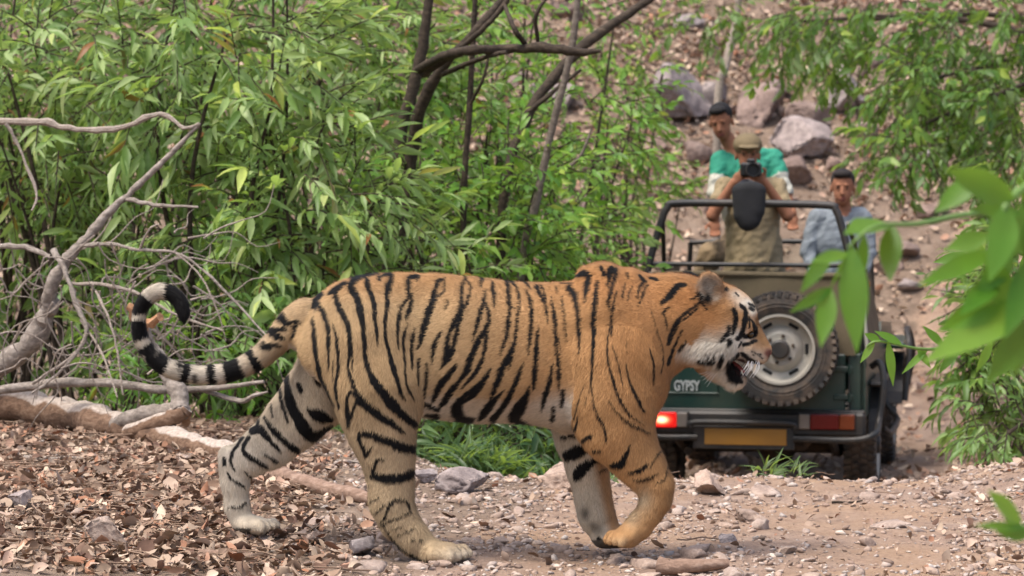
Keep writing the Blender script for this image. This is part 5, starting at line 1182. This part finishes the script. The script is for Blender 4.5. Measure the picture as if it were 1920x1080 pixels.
G6 = [(0, (48, 74, 40)), (.5, (70, 100, 58)), (1, (104, 130, 84))]  # dark bluish green, the grass's own colour
UND = (158, 174, 132)
LM = {k: (m_leaf('leaf_' + k, s, UND), m_leaf('leaf_' + k + '_single', s, UND, True)) for k, s in (('willow', G1), ('small', G2), ('fresh', G3), ('dull', G4), ('deep', G5), ('dark_green', G6))}
def spray(rs, nl, L, twl, flat=.5, droop=.3):
    """leaf frames along one twig that runs along +x: (pos, dir, normal, length)"""
    o = []
    for i in range(nl):
        t = (i + .5) / nl; s = 1 if i % 2 else -1; a = rs.uniform(.45, 1.0) * (1 - .5 * t) * s
        d = Vector((math.cos(a), math.sin(a), rs.normal(-droop, .3))).normalized(); n = Vector((rs.normal(0, .7), rs.normal(0, .7), 1)).normalized(); o.append((Vector((twl * t, 0, -.08 * twl * t * t)), d, n, L * rs.uniform(.45, 1.25)))
    return o
def frames_np(fr):
    P = np.array([f[0][:] for f in fr]); D = np.array([f[1][:] for f in fr]); N = np.array([f[2][:] for f in fr]); L = np.array([f[3] for f in fr])
    D /= np.linalg.norm(D, axis=1)[:, None]; S = np.cross(N, D); S /= np.linalg.norm(S, axis=1)[:, None] + 1e-9; N = np.cross(D, S)
    return P, np.stack([D, S, N], -1), L
def crown_leaves(rs, centers, dirs, nl, L, twl, droop):
    CLUMP.clear(); protos = [frames_np(spray(rs, nl, L, twl, droop=droop)) for _ in range(8)]; Ps, Ms, Ls = [], [], []
    for c, d in zip(centers, dirs):
        P, Mx, Ln = protos[rs.randint(8)]; d = d / (np.linalg.norm(d) + 1e-9); up = np.array([0, 0, 1.0]) + rs.normal(0, .35, 3); s = np.cross(up, d); s /= np.linalg.norm(s) + 1e-9; n = np.cross(d, s); B = np.stack([d, s, n], -1); k = rs.uniform(.55, 1.35)
        Ps.append(P @ B.T * k + c); Ms.append(B @ Mx); Ls.append(Ln * k); CLUMP.append(np.full(len(P), rs.rand()))
    return np.concatenate(Ps), np.concatenate(Ms), np.concatenate(Ls)
LEAF_ME = {}; CLUMP = []
def leafy(thing, P, Mx, L, protos, kind, singles, seed, base, name='foliage'):
    """foliage: the most visible leaves one by one, the rest as one part"""
    rs = np.random.RandomState(seed); u = P[:, 0] / P[:, 1] * FPX + 960; v = YHOR + (CAMH - P[:, 2]) / P[:, 1] * FPX
    vis = (u > 0) & (u < 1920) & (v > 0) & (v < 1000); score = np.where(vis, L / P[:, 1] * (1 - .12 * (P[:, 1] - P[:, 1].min())), -1); od = np.argsort(-score); pick = od[:singles]; pick = pick[score[pick] > 0]
    key = id(protos)
    if key not in LEAF_ME: LEAF_ME[key] = {}
    d_ = LEAF_ME[key].setdefault(kind, [mesh_np('leaf', V, F_, True) for V, F_ in protos])
    for i in pick:
        o = link('leaf', d_[rs.randint(len(protos))], LM[kind][1]); o.parent = thing
        M4 = Matrix([list(r) + [0] for r in Mx[i]] + [[0, 0, 0, 1]]) @ Matrix.Scale(float(L[i]), 4); M4.translation = Vector(P[i]) - Vector(base); o.matrix_local = M4
    rest = np.setdiff1d(np.arange(len(P)), pick); n = len(rest)
    if not n: return
    cl_ = np.concatenate(CLUMP)[rest] if sum(map(len, CLUMP)) == len(P) else rs.rand(n); tint = np.where(rs.rand(n) < .02, 1.0, np.clip(rs.rand(n) * .45 + .45 * cl_ + .12 * vnoise(P[rest, 0] * 2 + seed, P[rest, 2] * 2), 0, .97))
    Vs = []; Fs = []; T_ = []; b0 = 0; pk = rs.randint(0, len(protos), n)
    for k, (V, F_) in enumerate(protos):
        ix = np.where(pk == k)[0]; r = rest[ix]
        if not len(r): continue
        W = np.einsum('nij,vj->nvi', Mx[r], V) * L[r][:, None, None] + (P[r] - np.array(base))[:, None, :]; m = len(V)
        Vs.append(W.reshape(-1, 3)); Fs.append((F_[None] + (np.arange(len(r)) * m)[:, None, None] + b0).reshape(-1, 4)); T_.append(np.repeat(tint[ix], m)); b0 += len(r) * m
    o = link(name, mesh_np(name, np.concatenate(Vs), np.concatenate(Fs), True, tint=np.concatenate(T_)), LM[kind][0], thing); o['kind'] = 'stuff'
def shrub(px, py, d, rx, rz, nspr, label, kind='willow', protos=None, L=.13, seed=0, ry=.5, nl=11, twl=.34, droop=.3, singles=60, name='shrub', group=None, stems=5, hollow=.35, cat='shrub', mat=None, foot=None):
    """crown centre seen at (px, py), half sizes in metres; stems come up from the ground below"""
    rs = np.random.RandomState(seed); protos = protos or LANCE; c = np.array(at(px, py, d)); fx = c[0] if foot is None else foot[0]; fy = d if foot is None else foot[1]
    base = np.array((fx, fy, ground_z(fx, fy))); e = empty(name, base); tag(e, label, cat, group)
    q = rs.normal(size=(nspr, 3)); q /= np.linalg.norm(q, axis=1)[:, None]; r = rs.uniform(hollow, 1, nspr) ** .6; q = q * (r * (1 + .22 * np.array([mnoise.noise(Vector(a * 2.2) + Vector((seed, 0, 0))) for a in q])))[:, None]
    cen = c + q * np.array([rx, ry, rz]); g = terrain(cen[:, 0], cen[:, 1]); ok = cen[:, 2] > g + .05; cen = cen[ok]; q = q[ok]
    dirs = q * np.array([1, 1, .6]) + rs.normal(0, .45, q.shape) + np.array([.15, -.25, -.05]); P, Mx, Ln = crown_leaves(rs, cen, dirs, nl, L * .94, twl, droop)
    leafy(e, P, Mx, Ln, protos, kind, singles, seed, base)
    m = MB()
    for cc, dd in zip(cen, dirs): dd = dd / np.linalg.norm(dd); m.tube([Vector(cc - base), Vector(cc + dd * twl * .5 - base), Vector(cc + dd * twl - base + [0, 0, -.03])], [.0045, .0035, .0015], 4, False)
    tw = m.build('twigs', mat or M_trunk, e); tw['kind'] = 'stuff'
    for i in range(stems):
        tgt = cen[rs.randint(len(cen))] if len(cen) else c; a = base + np.array([rs.uniform(-.12, .12), rs.uniform(-.12, .12), -.05]); mid = a * .45 + tgt * .55 + np.array([rs.normal(0, .1), rs.normal(0, .08), .1]); C = curve_pts([tuple(a), tuple(mid), tuple(tgt)], 6); h = rs.uniform(.012, .024)
        mm = MB(); mm.tube([Vector(p - base) for p in C], [h * (1 - .7 * k / (len(C) - 1)) for k in range(len(C))], 7); mm.build('stem', mat or M_trunk, e, True)
    return e
# ---- the willow-leaved thicket at the left
shrub(130, 190, 15.6, .62, .72, 150, 'pale willow-leaved shrub spreading above the bare horizontal branch', 'willow', seed=1, singles=110, ry=.55)
shrub(430, 130, 15.3, .62, .62, 150, 'willow-leaved shrub with long pointed pale leaves above the dead branch tip', 'willow', seed=2, singles=110, L=.15)
shrub(560, 400, 15.0, .55, .62, 150, 'bright willow-leaved shrub with drooping sprays right of the dead branch tip', 'willow', seed=3, singles=120, L=.145)
shrub(270, 420, 15.9, .60, .58, 140, 'dense green shrub behind the rising dead branch', 'dull', seed=4, singles=80, L=.12)
shrub(60, 520, 16.6, .60, .62, 100, 'shady shrub behind the tangle of bare twigs', 'dull', seed=5, singles=60, L=.11)
shrub(680, 170, 17.6, .60, .70, 150, 'tall pale green shrub beside the dark slanting tree', 'willow', seed=6, singles=80, L=.12)
shrub(430, 610, 14.9, .55, .42, 120, 'low leafy shrub just behind the tail of the tiger', 'dull', seed=7, singles=80, L=.12, hollow=.2)
shrub(690, 560, 15.4, .58, .52, 150, 'leafy shrub rising right behind the hindquarters of the tiger', 'willow', seed=8, singles=90, L=.12)
shrub(330, 700, 14.6, .45, .24, 60, 'low bright green undergrowth behind the fallen stick', 'fresh', seed=9, singles=40, L=.09, twl=.22, stems=3)
shrub(20, 330, 16.3, .55, .55, 130, 'dense pale shrub behind the bare horizontal branch', 'willow', seed=25, singles=70, L=.13)
shrub(10, 60, 16.6, .6, .5, 120, 'tall pale shrub top with loose hanging leaves', 'dull', seed=26, singles=60, L=.12)
shrub(180, 640, 17.2, .8, .5, 110, 'low dark shrub far behind the tangle of twigs', 'dull', seed=27, singles=30, L=.11)
# ---- smaller-leaved thicket in the middle
shrub(880, 430, 16.6, .62, .62, 190, 'small-leaved green shrub behind the middle of the tiger', 'small', OVAL, .085, 11, nl=12, twl=.30, singles=60)
shrub(1000, 440, 17.4, .50, .62, 180, 'small-leaved airy shrub behind the shoulder of the tiger', 'small', OVAL, .08, 12, nl=12, twl=.30, singles=60, hollow=.2)
shrub(850, 260, 18.2, .66, .60, 150, 'leafy shrub under the dark horizontal limb', 'small', OVAL, .09, 13, nl=11, twl=.32, singles=40)
shrub(1010, 190, 19.2, .62, .50, 80, 'thin sunlit shrub seen beyond the dark horizontal limb', 'small', OVAL, .08, 14, nl=10, twl=.30, singles=40, hollow=.1)
shrub(1170, 330, 23.2, .50, .56, 90, 'loose small-leaved shrub left of the standing passenger', 'small', OVAL, .085, 15, nl=10, twl=.30, singles=40, hollow=.1)
shrub(1105, 470, 18.2, .18, .34, 60, 'small leafy shrub left of the roll bar', 'small', OVAL, .075, 16, nl=10, twl=.24, singles=30)
shrub(1120, 240, 20.8, .55, .45, 80, 'sunlit loose shrub right of the upright sapling', 'small', OVAL, .085, 41, nl=10, twl=.30, singles=40, hollow=.1)
shrub(1180, 110, 24.0, .55, .35, 45, 'sparse young shrub high on the hillside behind the leaning trunk', 'small', OVAL, .085, 42, nl=9, twl=.30, singles=30, hollow=.1)
shrub(930, 600, 16.4, .55, .42, 120, 'low shrub hidden behind the flank of the tiger', 'small', OVAL, .08, 17, nl=11, twl=.28, singles=40)
shrub(760, 40, 18.6, .60, .42, 110, 'leafy crown at the top of the slanting tree', 'small', OVAL, .09, 18, nl=11, twl=.32, singles=40)
shrub(1000, 30, 20.5, .70, .32, 60, 'sparse leafy sprays above the dark horizontal limb', 'small', OVAL, .085, 19, nl=9, twl=.30, singles=30, hollow=.1)
shrub(260, 20, 17.5, .8, .45, 110, 'shady shrub top filling in behind the pale willow leaves', 'dull', seed=20, singles=30, L=.13)
shrub(600, 60, 17.8, .6, .45, 90, 'dark green shrub top behind the long pale leaves', 'dull', seed=21, singles=30, L=.12)
shrub(880, 815, 14.3, .40, .17, 90, 'low dark grassy growth seen below the belly of the tiger', 'dark_green', BLADE, .16, 45, nl=9, twl=.2, stems=0, singles=40, ry=.2, hollow=.1)
shrub(1010, 835, 14.2, .30, .15, 70, 'low dark grassy growth just behind the fore legs', 'dark_green', BLADE, .15, 46, nl=9, twl=.2, stems=0, singles=40, ry=.2, hollow=.1)
shrub(250, 330, 19.6, 1.1, .85, 170, 'shady thicket filling the gaps far behind the dead branch', 'deep', seed=47, singles=20, L=.15, ry=.5)
shrub(620, 380, 19.6, .9, .85, 150, 'shady thicket far behind the bright willow-leaved shrub', 'deep', seed=48, singles=20, L=.15, ry=.5)
shrub(60, 150, 19.4, .9, .8, 110, 'shady thicket far behind the tall pale shrub top', 'deep', seed=49, singles=20, L=.15, ry=.5)
shrub(900, 480, 20.2, .8, .6, 110, 'shady thicket far behind the saddle of the tiger', 'deep', OVAL, .11, 50, singles=20, ry=.5)
# ---- right side
shrub(1915, 690, 16.2, .32, .38, 180, 'bushy green shrub beside the right edge of the track', 'deep', seed=22, singles=90, L=.11, twl=.26, ry=.4)
shrub(1930, 570, 17.6, .36, .40, 90, 'taller leafy shrub behind the bushy one at the track edge', 'dull', seed=23, singles=50, L=.11)
shrub(1890, 800, 15.4, .22, .16, 50, 'low green plants at the foot of the bank right of the track', 'dull', seed=24, singles=40, L=.09, twl=.2, stems=3)
# ---- tree with overhanging branches at the upper right
tb = np.array((6.1, 24.2, ground_z(6.1, 24.2))); tr_ = empty('overhanging_tree', tb); tag(tr_, 'leafy tree whose hanging branches cover the upper right of the hillside', 'tree')
rs = np.random.RandomState(31); cen = []; dr = []
for (px, py, d, rx, rz, n) in ((1640, 40, 23.2, .75, .24, 70), (1830, 80, 22.6, .6, .5, 110), (1740, 190, 22.2, .42, .34, 85), (1800, 150, 23.0, .5, .5, 70), (1880, 420, 21.6, .2, .3, 30), (1690, 285, 21.8, .24, .16, 34), (1850, 230, 22.0, .36, .4, 80), (1480, 60, 24.0, .35, .26, 40), (1560, 110, 23.6, .3, .22, 26), (1900, 330, 21.6, .25, .3, 45), (1320, 30, 24.6, .3, .18, 20)):
    q = rs.normal(size=(n, 3)); q /= np.linalg.norm(q, axis=1)[:, None]; q *= rs.uniform(.2, 1, n)[:, None] ** .5; cen.append(np.array(at(px, py, d)) + q * np.array([rx, .45, rz])); dr.append(q * .5 + rs.normal(0, .4, q.shape) + np.array([-.25, -.2, -.55]))
cen = np.concatenate(cen); dr = np.concatenate(dr); P, Mx, Ln = crown_leaves(rs, cen, dr, 11, .095, .32, .5); leafy(tr_, P, Mx, Ln, OVAL, 'deep', 160, 31, tb, 'crown')
m = MB()
for cc, dd in zip(cen, dr): dd = dd / np.linalg.norm(dd); m.tube([Vector(cc - tb), Vector(cc + dd * .32 - tb)], [.005, .002], 4, False)
m.build('twigs', M_trunk, tr_)['kind'] = 'stuff'
def limb3(parent, base, pts, r0, r1, mat, n=9, name='limb', seed=0):
    C = curve_pts(pts, 6); r_ = random.Random(seed); m = MB(); k = len(C); m.tube([Vector(p) - Vector(base) + Vector((r_.uniform(-1, 1), r_.uniform(-1, 1), r_.uniform(-1, 1))) * r0 * .12 for p in C], [r0 + (r1 - r0) * i / (k - 1) for i in range(k)], n); return m.build(name, mat, parent, True, 60)
limb3(tr_, tb, [tuple(tb - [0, 0, .2]), (6.0, 24.1, tb[2] + 1.2), (5.7, 23.8, tb[2] + 2.6), (5.4, 23.5, tb[2] + 4)], .17, .09, M_trunk, 12, 'trunk', 1)
for i, (px, py, d) in enumerate(((1640, 30, 23.2), (1740, 150, 22.3), (1480, 40, 24.0), (1860, 180, 22.0), (1690, 250, 21.9))):
    t_ = np.array(at(px, py, d)); a = np.array((5.75, 23.85, tb[2] + 2.2)); limb3(tr_, tb, [tuple(a), tuple(a * .5 + t_ * .5 + [0, 0, .4]), tuple(t_)], .045, .012, M_trunk, 7, 'limb', 2 + i)
# ---- bare trunks and limbs in the thicket: (label, [trunk points], [limbs]) in photo columns, rows, distance, radius px
def tree(label, trunk, limbs, mat=M_trunk, seed=0, name='tree'):
    C = trunk; x, y = at(*C[0][:3]).x, C[0][2]; g = at(960, 0, y); base = np.array((x, y, ground_z(x, y))); e = empty(name, base); tag(e, label, 'tree')
    fpy = YHOR + (CAMH - (base[2] - .1)) / y * FPX; wood('trunk', [(C[0][0] - (C[1][0] - C[0][0]) * .15, fpy, y, C[0][3] * 1.15)] + C, mat, e, 9, .06, 5, seed, Vector(base))
    for i, l in enumerate(limbs): wood('limb', l, mat, e, 8, .07, 5, seed + i + 1, Vector(base))
    return e
tree('dark slanting tree with a long horizontal limb in the thicket', [(742, 520, 16.3, 12), (765, 330, 16.4, 12), (790, 200, 16.3, 12), (835, 120, 16.2, 10), (890, 60, 16.1, 8), (950, -10, 16.2, 7)],
     [[(785, 130, 15.9, 9), (830, 106, 15.7, 9), (880, 95, 15.5, 9), (950, 92, 15.6, 9), (1030, 90, 15.5, 10), (1085, 98, 15.5, 8), (1125, 95, 15.5, 4)], [(790, 140, 15.9, 8), (850, 100, 15.8, 7), (900, 60, 15.7, 6), (945, 10, 15.7, 5), (960, -20, 15.7, 4)], [(945, 8, 15.7, 4), (965, 55, 15.5, 5), (985, 82, 15.6, 5)], [(1010, 88, 15.6, 4), (1005, 30, 15.5, 4), (1030, -10, 15.5, 3)], [(830, 140, 15.8, 5), (900, 110, 15.6, 5), (950, 98, 15.5, 4)]], seed=200)
tree('thin upright sapling with grey bark in the thicket', [(975, 540, 16.4, 8), (1005, 380, 16.4, 8), (1035, 240, 16.4, 7), (1068, 110, 16.4, 7), (1085, -20, 16.4, 6)], [[(1070, 310, 16.4, 4), (1090, 290, 16.4, 3), (1110, 240, 16.4, 2)]], m_bark('grey_bark', s2l((70, 62, 54)), s2l((104, 94, 84)), s2l((140, 130, 118))), seed=210)
tree('leaning trunk rising to the right behind the horizontal limb', [(940, 420, 17.0, 10), (985, 230, 17.2, 10), (1035, 150, 17.3, 10), (1090, 90, 17.4, 10), (1150, 45, 17.5, 9), (1215, 0, 17.6, 8), (1240, -25, 17.6, 8)], [[(985, 215, 17.2, 5), (1040, 170, 17.2, 4), (1090, 130, 17.2, 3)]], seed=220)
tree('straight dark sapling left of the slanting tree', [(745, 330, 16.8, 12), (772, 180, 16.8, 12), (792, 90, 16.8, 11), (806, -20, 16.8, 9)], [], seed=230)
tree('slender straight stem under the horizontal limb', [(868, 420, 16.2, 6), (880, 215, 16.2, 6), (892, -20, 16.2, 5)], [[(880, 200, 16.2, 3), (905, 150, 16.1, 3), (915, 110, 16.1, 2)]], seed=240)
tree('thin pale trunk on the hillside above the passengers', [(1345, 215, 25.0, 8), (1362, 120, 25.2, 8), (1380, 40, 25.3, 7), (1385, -20, 25.3, 6)], [[(1362, 130, 25.2, 3), (1340, 80, 25.1, 2.5), (1335, 40, 25.1, 2)]], M_twig, 250)
tree('short dark stem in the shrub behind the saddle of the tiger', [(985, 530, 16.5, 6), (990, 420, 16.5, 6), (1010, 340, 16.4, 4)], [], seed=260)
# ---- grass and small plants
def grass(px, py, wpx, hpx, nb, label, seed, mats='dark_green', d=None, group=None):
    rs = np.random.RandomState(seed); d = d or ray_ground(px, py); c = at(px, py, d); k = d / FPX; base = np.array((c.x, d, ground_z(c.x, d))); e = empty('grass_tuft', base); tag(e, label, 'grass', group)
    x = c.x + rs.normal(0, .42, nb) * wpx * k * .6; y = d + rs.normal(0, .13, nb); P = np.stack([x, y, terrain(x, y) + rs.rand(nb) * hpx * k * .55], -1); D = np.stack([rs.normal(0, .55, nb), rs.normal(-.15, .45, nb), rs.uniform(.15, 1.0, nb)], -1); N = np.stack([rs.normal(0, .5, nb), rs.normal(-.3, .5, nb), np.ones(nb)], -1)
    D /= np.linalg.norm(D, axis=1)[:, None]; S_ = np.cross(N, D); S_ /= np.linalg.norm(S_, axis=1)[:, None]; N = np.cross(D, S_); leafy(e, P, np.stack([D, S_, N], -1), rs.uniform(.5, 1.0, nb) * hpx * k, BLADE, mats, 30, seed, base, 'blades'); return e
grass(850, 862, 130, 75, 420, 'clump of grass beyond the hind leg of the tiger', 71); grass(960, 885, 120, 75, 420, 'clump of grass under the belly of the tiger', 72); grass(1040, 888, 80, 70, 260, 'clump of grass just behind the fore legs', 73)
grass(800, 835, 90, 60, 260, 'grass growing beside the small dark grey rock', 74); grass(920, 842, 170, 80, 420, 'tall grass in the dip behind the belly of the tiger', 75, d=13.6); grass(450, 785, 110, 50, 240, 'bright green low plants behind the far hind leg', 76, 'fresh'); grass(640, 800, 60, 50, 140, 'green grass seen between the hind legs', 77, d=14.3)
grass(1440, 905, 46, 50, 22, 'small green seedling on the crest below the number plate', 78, d=13.0); grass(1492, 905, 40, 52, 20, 'small drooping seedling on the crest beside the other seedling', 79, d=13.0); grass(840, 800, 130, 100, 420, 'thick dark grass far behind the belly of the tiger', 81, d=14.6); grass(1000, 815, 150, 100, 420, 'thick dark grass far behind the chest of the tiger', 82, d=14.6); grass(1120, 800, 90, 60, 200, 'grass in the dip behind the chest of the tiger', 80, d=13.8)
# ---- near leaves, out of focus: each leaf placed singly on its branch
def leaf_between(parent, base, a, b, wpx, seed):
    """a is the stalk end, b the tip: (px, py, distance)"""
    A, B = at(*a), at(*b); L = (B - A).length; d = (B - A).normalized(); rs = random.Random(seed); n = Vector((rs.uniform(-.4, .4), -1, rs.uniform(.1, .7))); s = n.cross(d).normalized(); n = d.cross(s)
    wd = wpx / FPX * (a[2] + b[2]) / 2 / L; V, F_ = leaf_np(1.0 * wd, .12, rs.uniform(-.05, .1), 8, .04, seed); me = mesh_np('leaf', V, F_, True); o = link('leaf', me, LM['near'][1], parent)
    M4 = Matrix(((d.x, s.x, n.x, 0), (d.y, s.y, n.y, 0), (d.z, s.z, n.z, 0), (0, 0, 0, 1))) @ Matrix.Scale(L, 4); M4.translation = A - Vector(base); o.matrix_local = M4; return o
def near_branch(label, stem, leaves, seed):
    base = at(*stem[0][:3]); e = empty('leafy_branch', base); tag(e, label, 'branch'); wood('stem', stem, LM_stem, e, 7, .02, 5, seed, base)
    for i, (a, b, w_) in enumerate(leaves): leaf_between(e, base, a, b, w_, seed + i)
LM['near'] = (m_leaf('leaf_near', G3, (150, 180, 96), False, .6), m_leaf('leaf_near_single', G3, (150, 180, 96), True, .6))
LM_stem = worn('green_stem', s2l((96, 128, 54)), .6, .15, 10)
near_branch('slender branch with hanging green leaves before the spare wheel', [(2440, 1690, 5.7, 13), (2330, 1150, 5.7, 12), (2170, 640, 5.6, 10), (2000, 430, 5.4, 7), (1850, 400, 5.2, 6), (1720, 420, 5.0, 5), (1640, 425, 4.9, 4), (1590, 465, 4.9, 3)],
    [((1597, 462, 4.9), (1606, 660, 4.85), 56), ((1556, 540, 4.9), (1540, 648, 4.85), 40), ((1590, 470, 4.9), (1556, 545, 4.9), 8), ((1560, 470, 4.9), (1500, 548, 4.9), 32), ((1672, 422, 5.0), (1670, 532, 4.95), 46), ((1665, 420, 5.0), (1585, 432, 4.9), 58), ((1590, 475, 4.9), (1520, 490, 4.85), 26), ((1560, 540, 4.9), (1484, 584, 4.85), 24), ((1620, 440, 4.9), (1612, 540, 4.9), 26)], 400)
near_branch('branch with large broad green leaves hanging in from the right', [(2420, 1860, 4.9, 16), (2360, 1200, 4.9, 14), (2230, 560, 4.9, 12), (2060, 300, 4.9, 9), (1960, 330, 4.7, 8), (1890, 380, 4.6, 7), (1860, 470, 4.6, 6), (1870, 580, 4.6, 5)],
    [((1900, 372, 4.6), (1770, 318, 4.5), 60), ((1890, 385, 4.6), (1862, 520, 4.5), 62), ((1868, 470, 4.6), (1716, 540, 4.5), 42), ((1930, 565, 4.6), (1726, 690, 4.45), 70), ((1880, 570, 4.6), (1760, 620, 4.5), 60), ((1960, 350, 4.7), (1880, 500, 4.6), 58), ((1840, 330, 4.6), (1752, 400, 4.6), 46), ((1950, 470, 4.6), (1880, 640, 4.5), 60), ((1980, 560, 4.7), (1900, 700, 4.6), 50), ((1855, 440, 4.6), (1770, 470, 4.6), 40), ((1930, 400, 4.6), (1960, 560, 4.6), 56), ((1900, 590, 4.6), (1850, 470, 4.55), 50), ((1872, 520, 4.6), (1800, 590, 4.5), 46), ((1900, 460, 4.6), (1830, 560, 4.55), 52), ((1940, 600, 4.6), (1850, 720, 4.5), 60), ((1960, 420, 4.7), (1905, 330, 4.65), 44), ((1910, 400, 4.65), (1820, 390, 4.6), 44)], 430)
near_branch('thin drooping spray of narrow leaves beside the vehicle', [(2200, 1190, 8.6, 7), (2150, 860, 8.6, 6), (2070, 660, 8.6, 5), (1990, 610, 8.5, 4), (1850, 640, 8.3, 3.5), (1740, 655, 8.1, 3), (1650, 640, 8.0, 2.5), (1625, 650, 8.0, 2)],
    [((1740, 655, 8.1), (1690, 700, 8.1), 14), ((1690, 645, 8.0), (1640, 620, 8.0), 18), ((1665, 640, 8.0), (1676, 725, 8.0), 18), ((1640, 642, 8.0), (1612, 680, 8.0), 14), ((1770, 650, 8.1), (1730, 610, 8.1), 16), ((1800, 648, 8.1), (1760, 700, 8.1), 18), ((1840, 642, 8.2), (1800, 600, 8.2), 16), ((1650, 640, 8.0), (1620, 625, 8.0), 16), ((1860, 640, 8.2), (1830, 700, 8.2), 18), ((1720, 652, 8.1), (1745, 690, 8.1), 14)], 460)
near_branch('pair of bright green leaves at the near edge of the bank', [(2190, 2000, 4.45, 9), (2160, 1500, 4.45, 8), (2090, 1110, 4.4, 6), (2000, 1010, 4.4, 5), (1950, 995, 4.35, 5), (1905, 985, 4.3, 4)], [((1915, 985, 4.3), (1850, 918, 4.25), 40), ((1925, 990, 4.3), (1826, 984, 4.25), 20), ((1930, 1000, 4.3), (1868, 998, 4.28), 34)], 480)
near_branch('upright spray of fresh leaves beyond the large broad ones', [(2180, 1100, 9.5, 7), (2130, 800, 9.5, 6), (2070, 590, 9.5, 5), (1990, 520, 9.5, 4), (1900, 470, 9.3, 4), (1820, 480, 9.2, 3)], [((1900, 470, 9.3), (1860, 430, 9.3), 26), ((1880, 470, 9.3), (1850, 530, 9.3), 26), ((1850, 476, 9.3), (1790, 440, 9.2), 24), ((1840, 478, 9.2), (1780, 520, 9.2), 26), ((1820, 480, 9.2), (1750, 490, 9.2), 24), ((1920, 480, 9.3), (1930, 540, 9.3), 26)], 500)
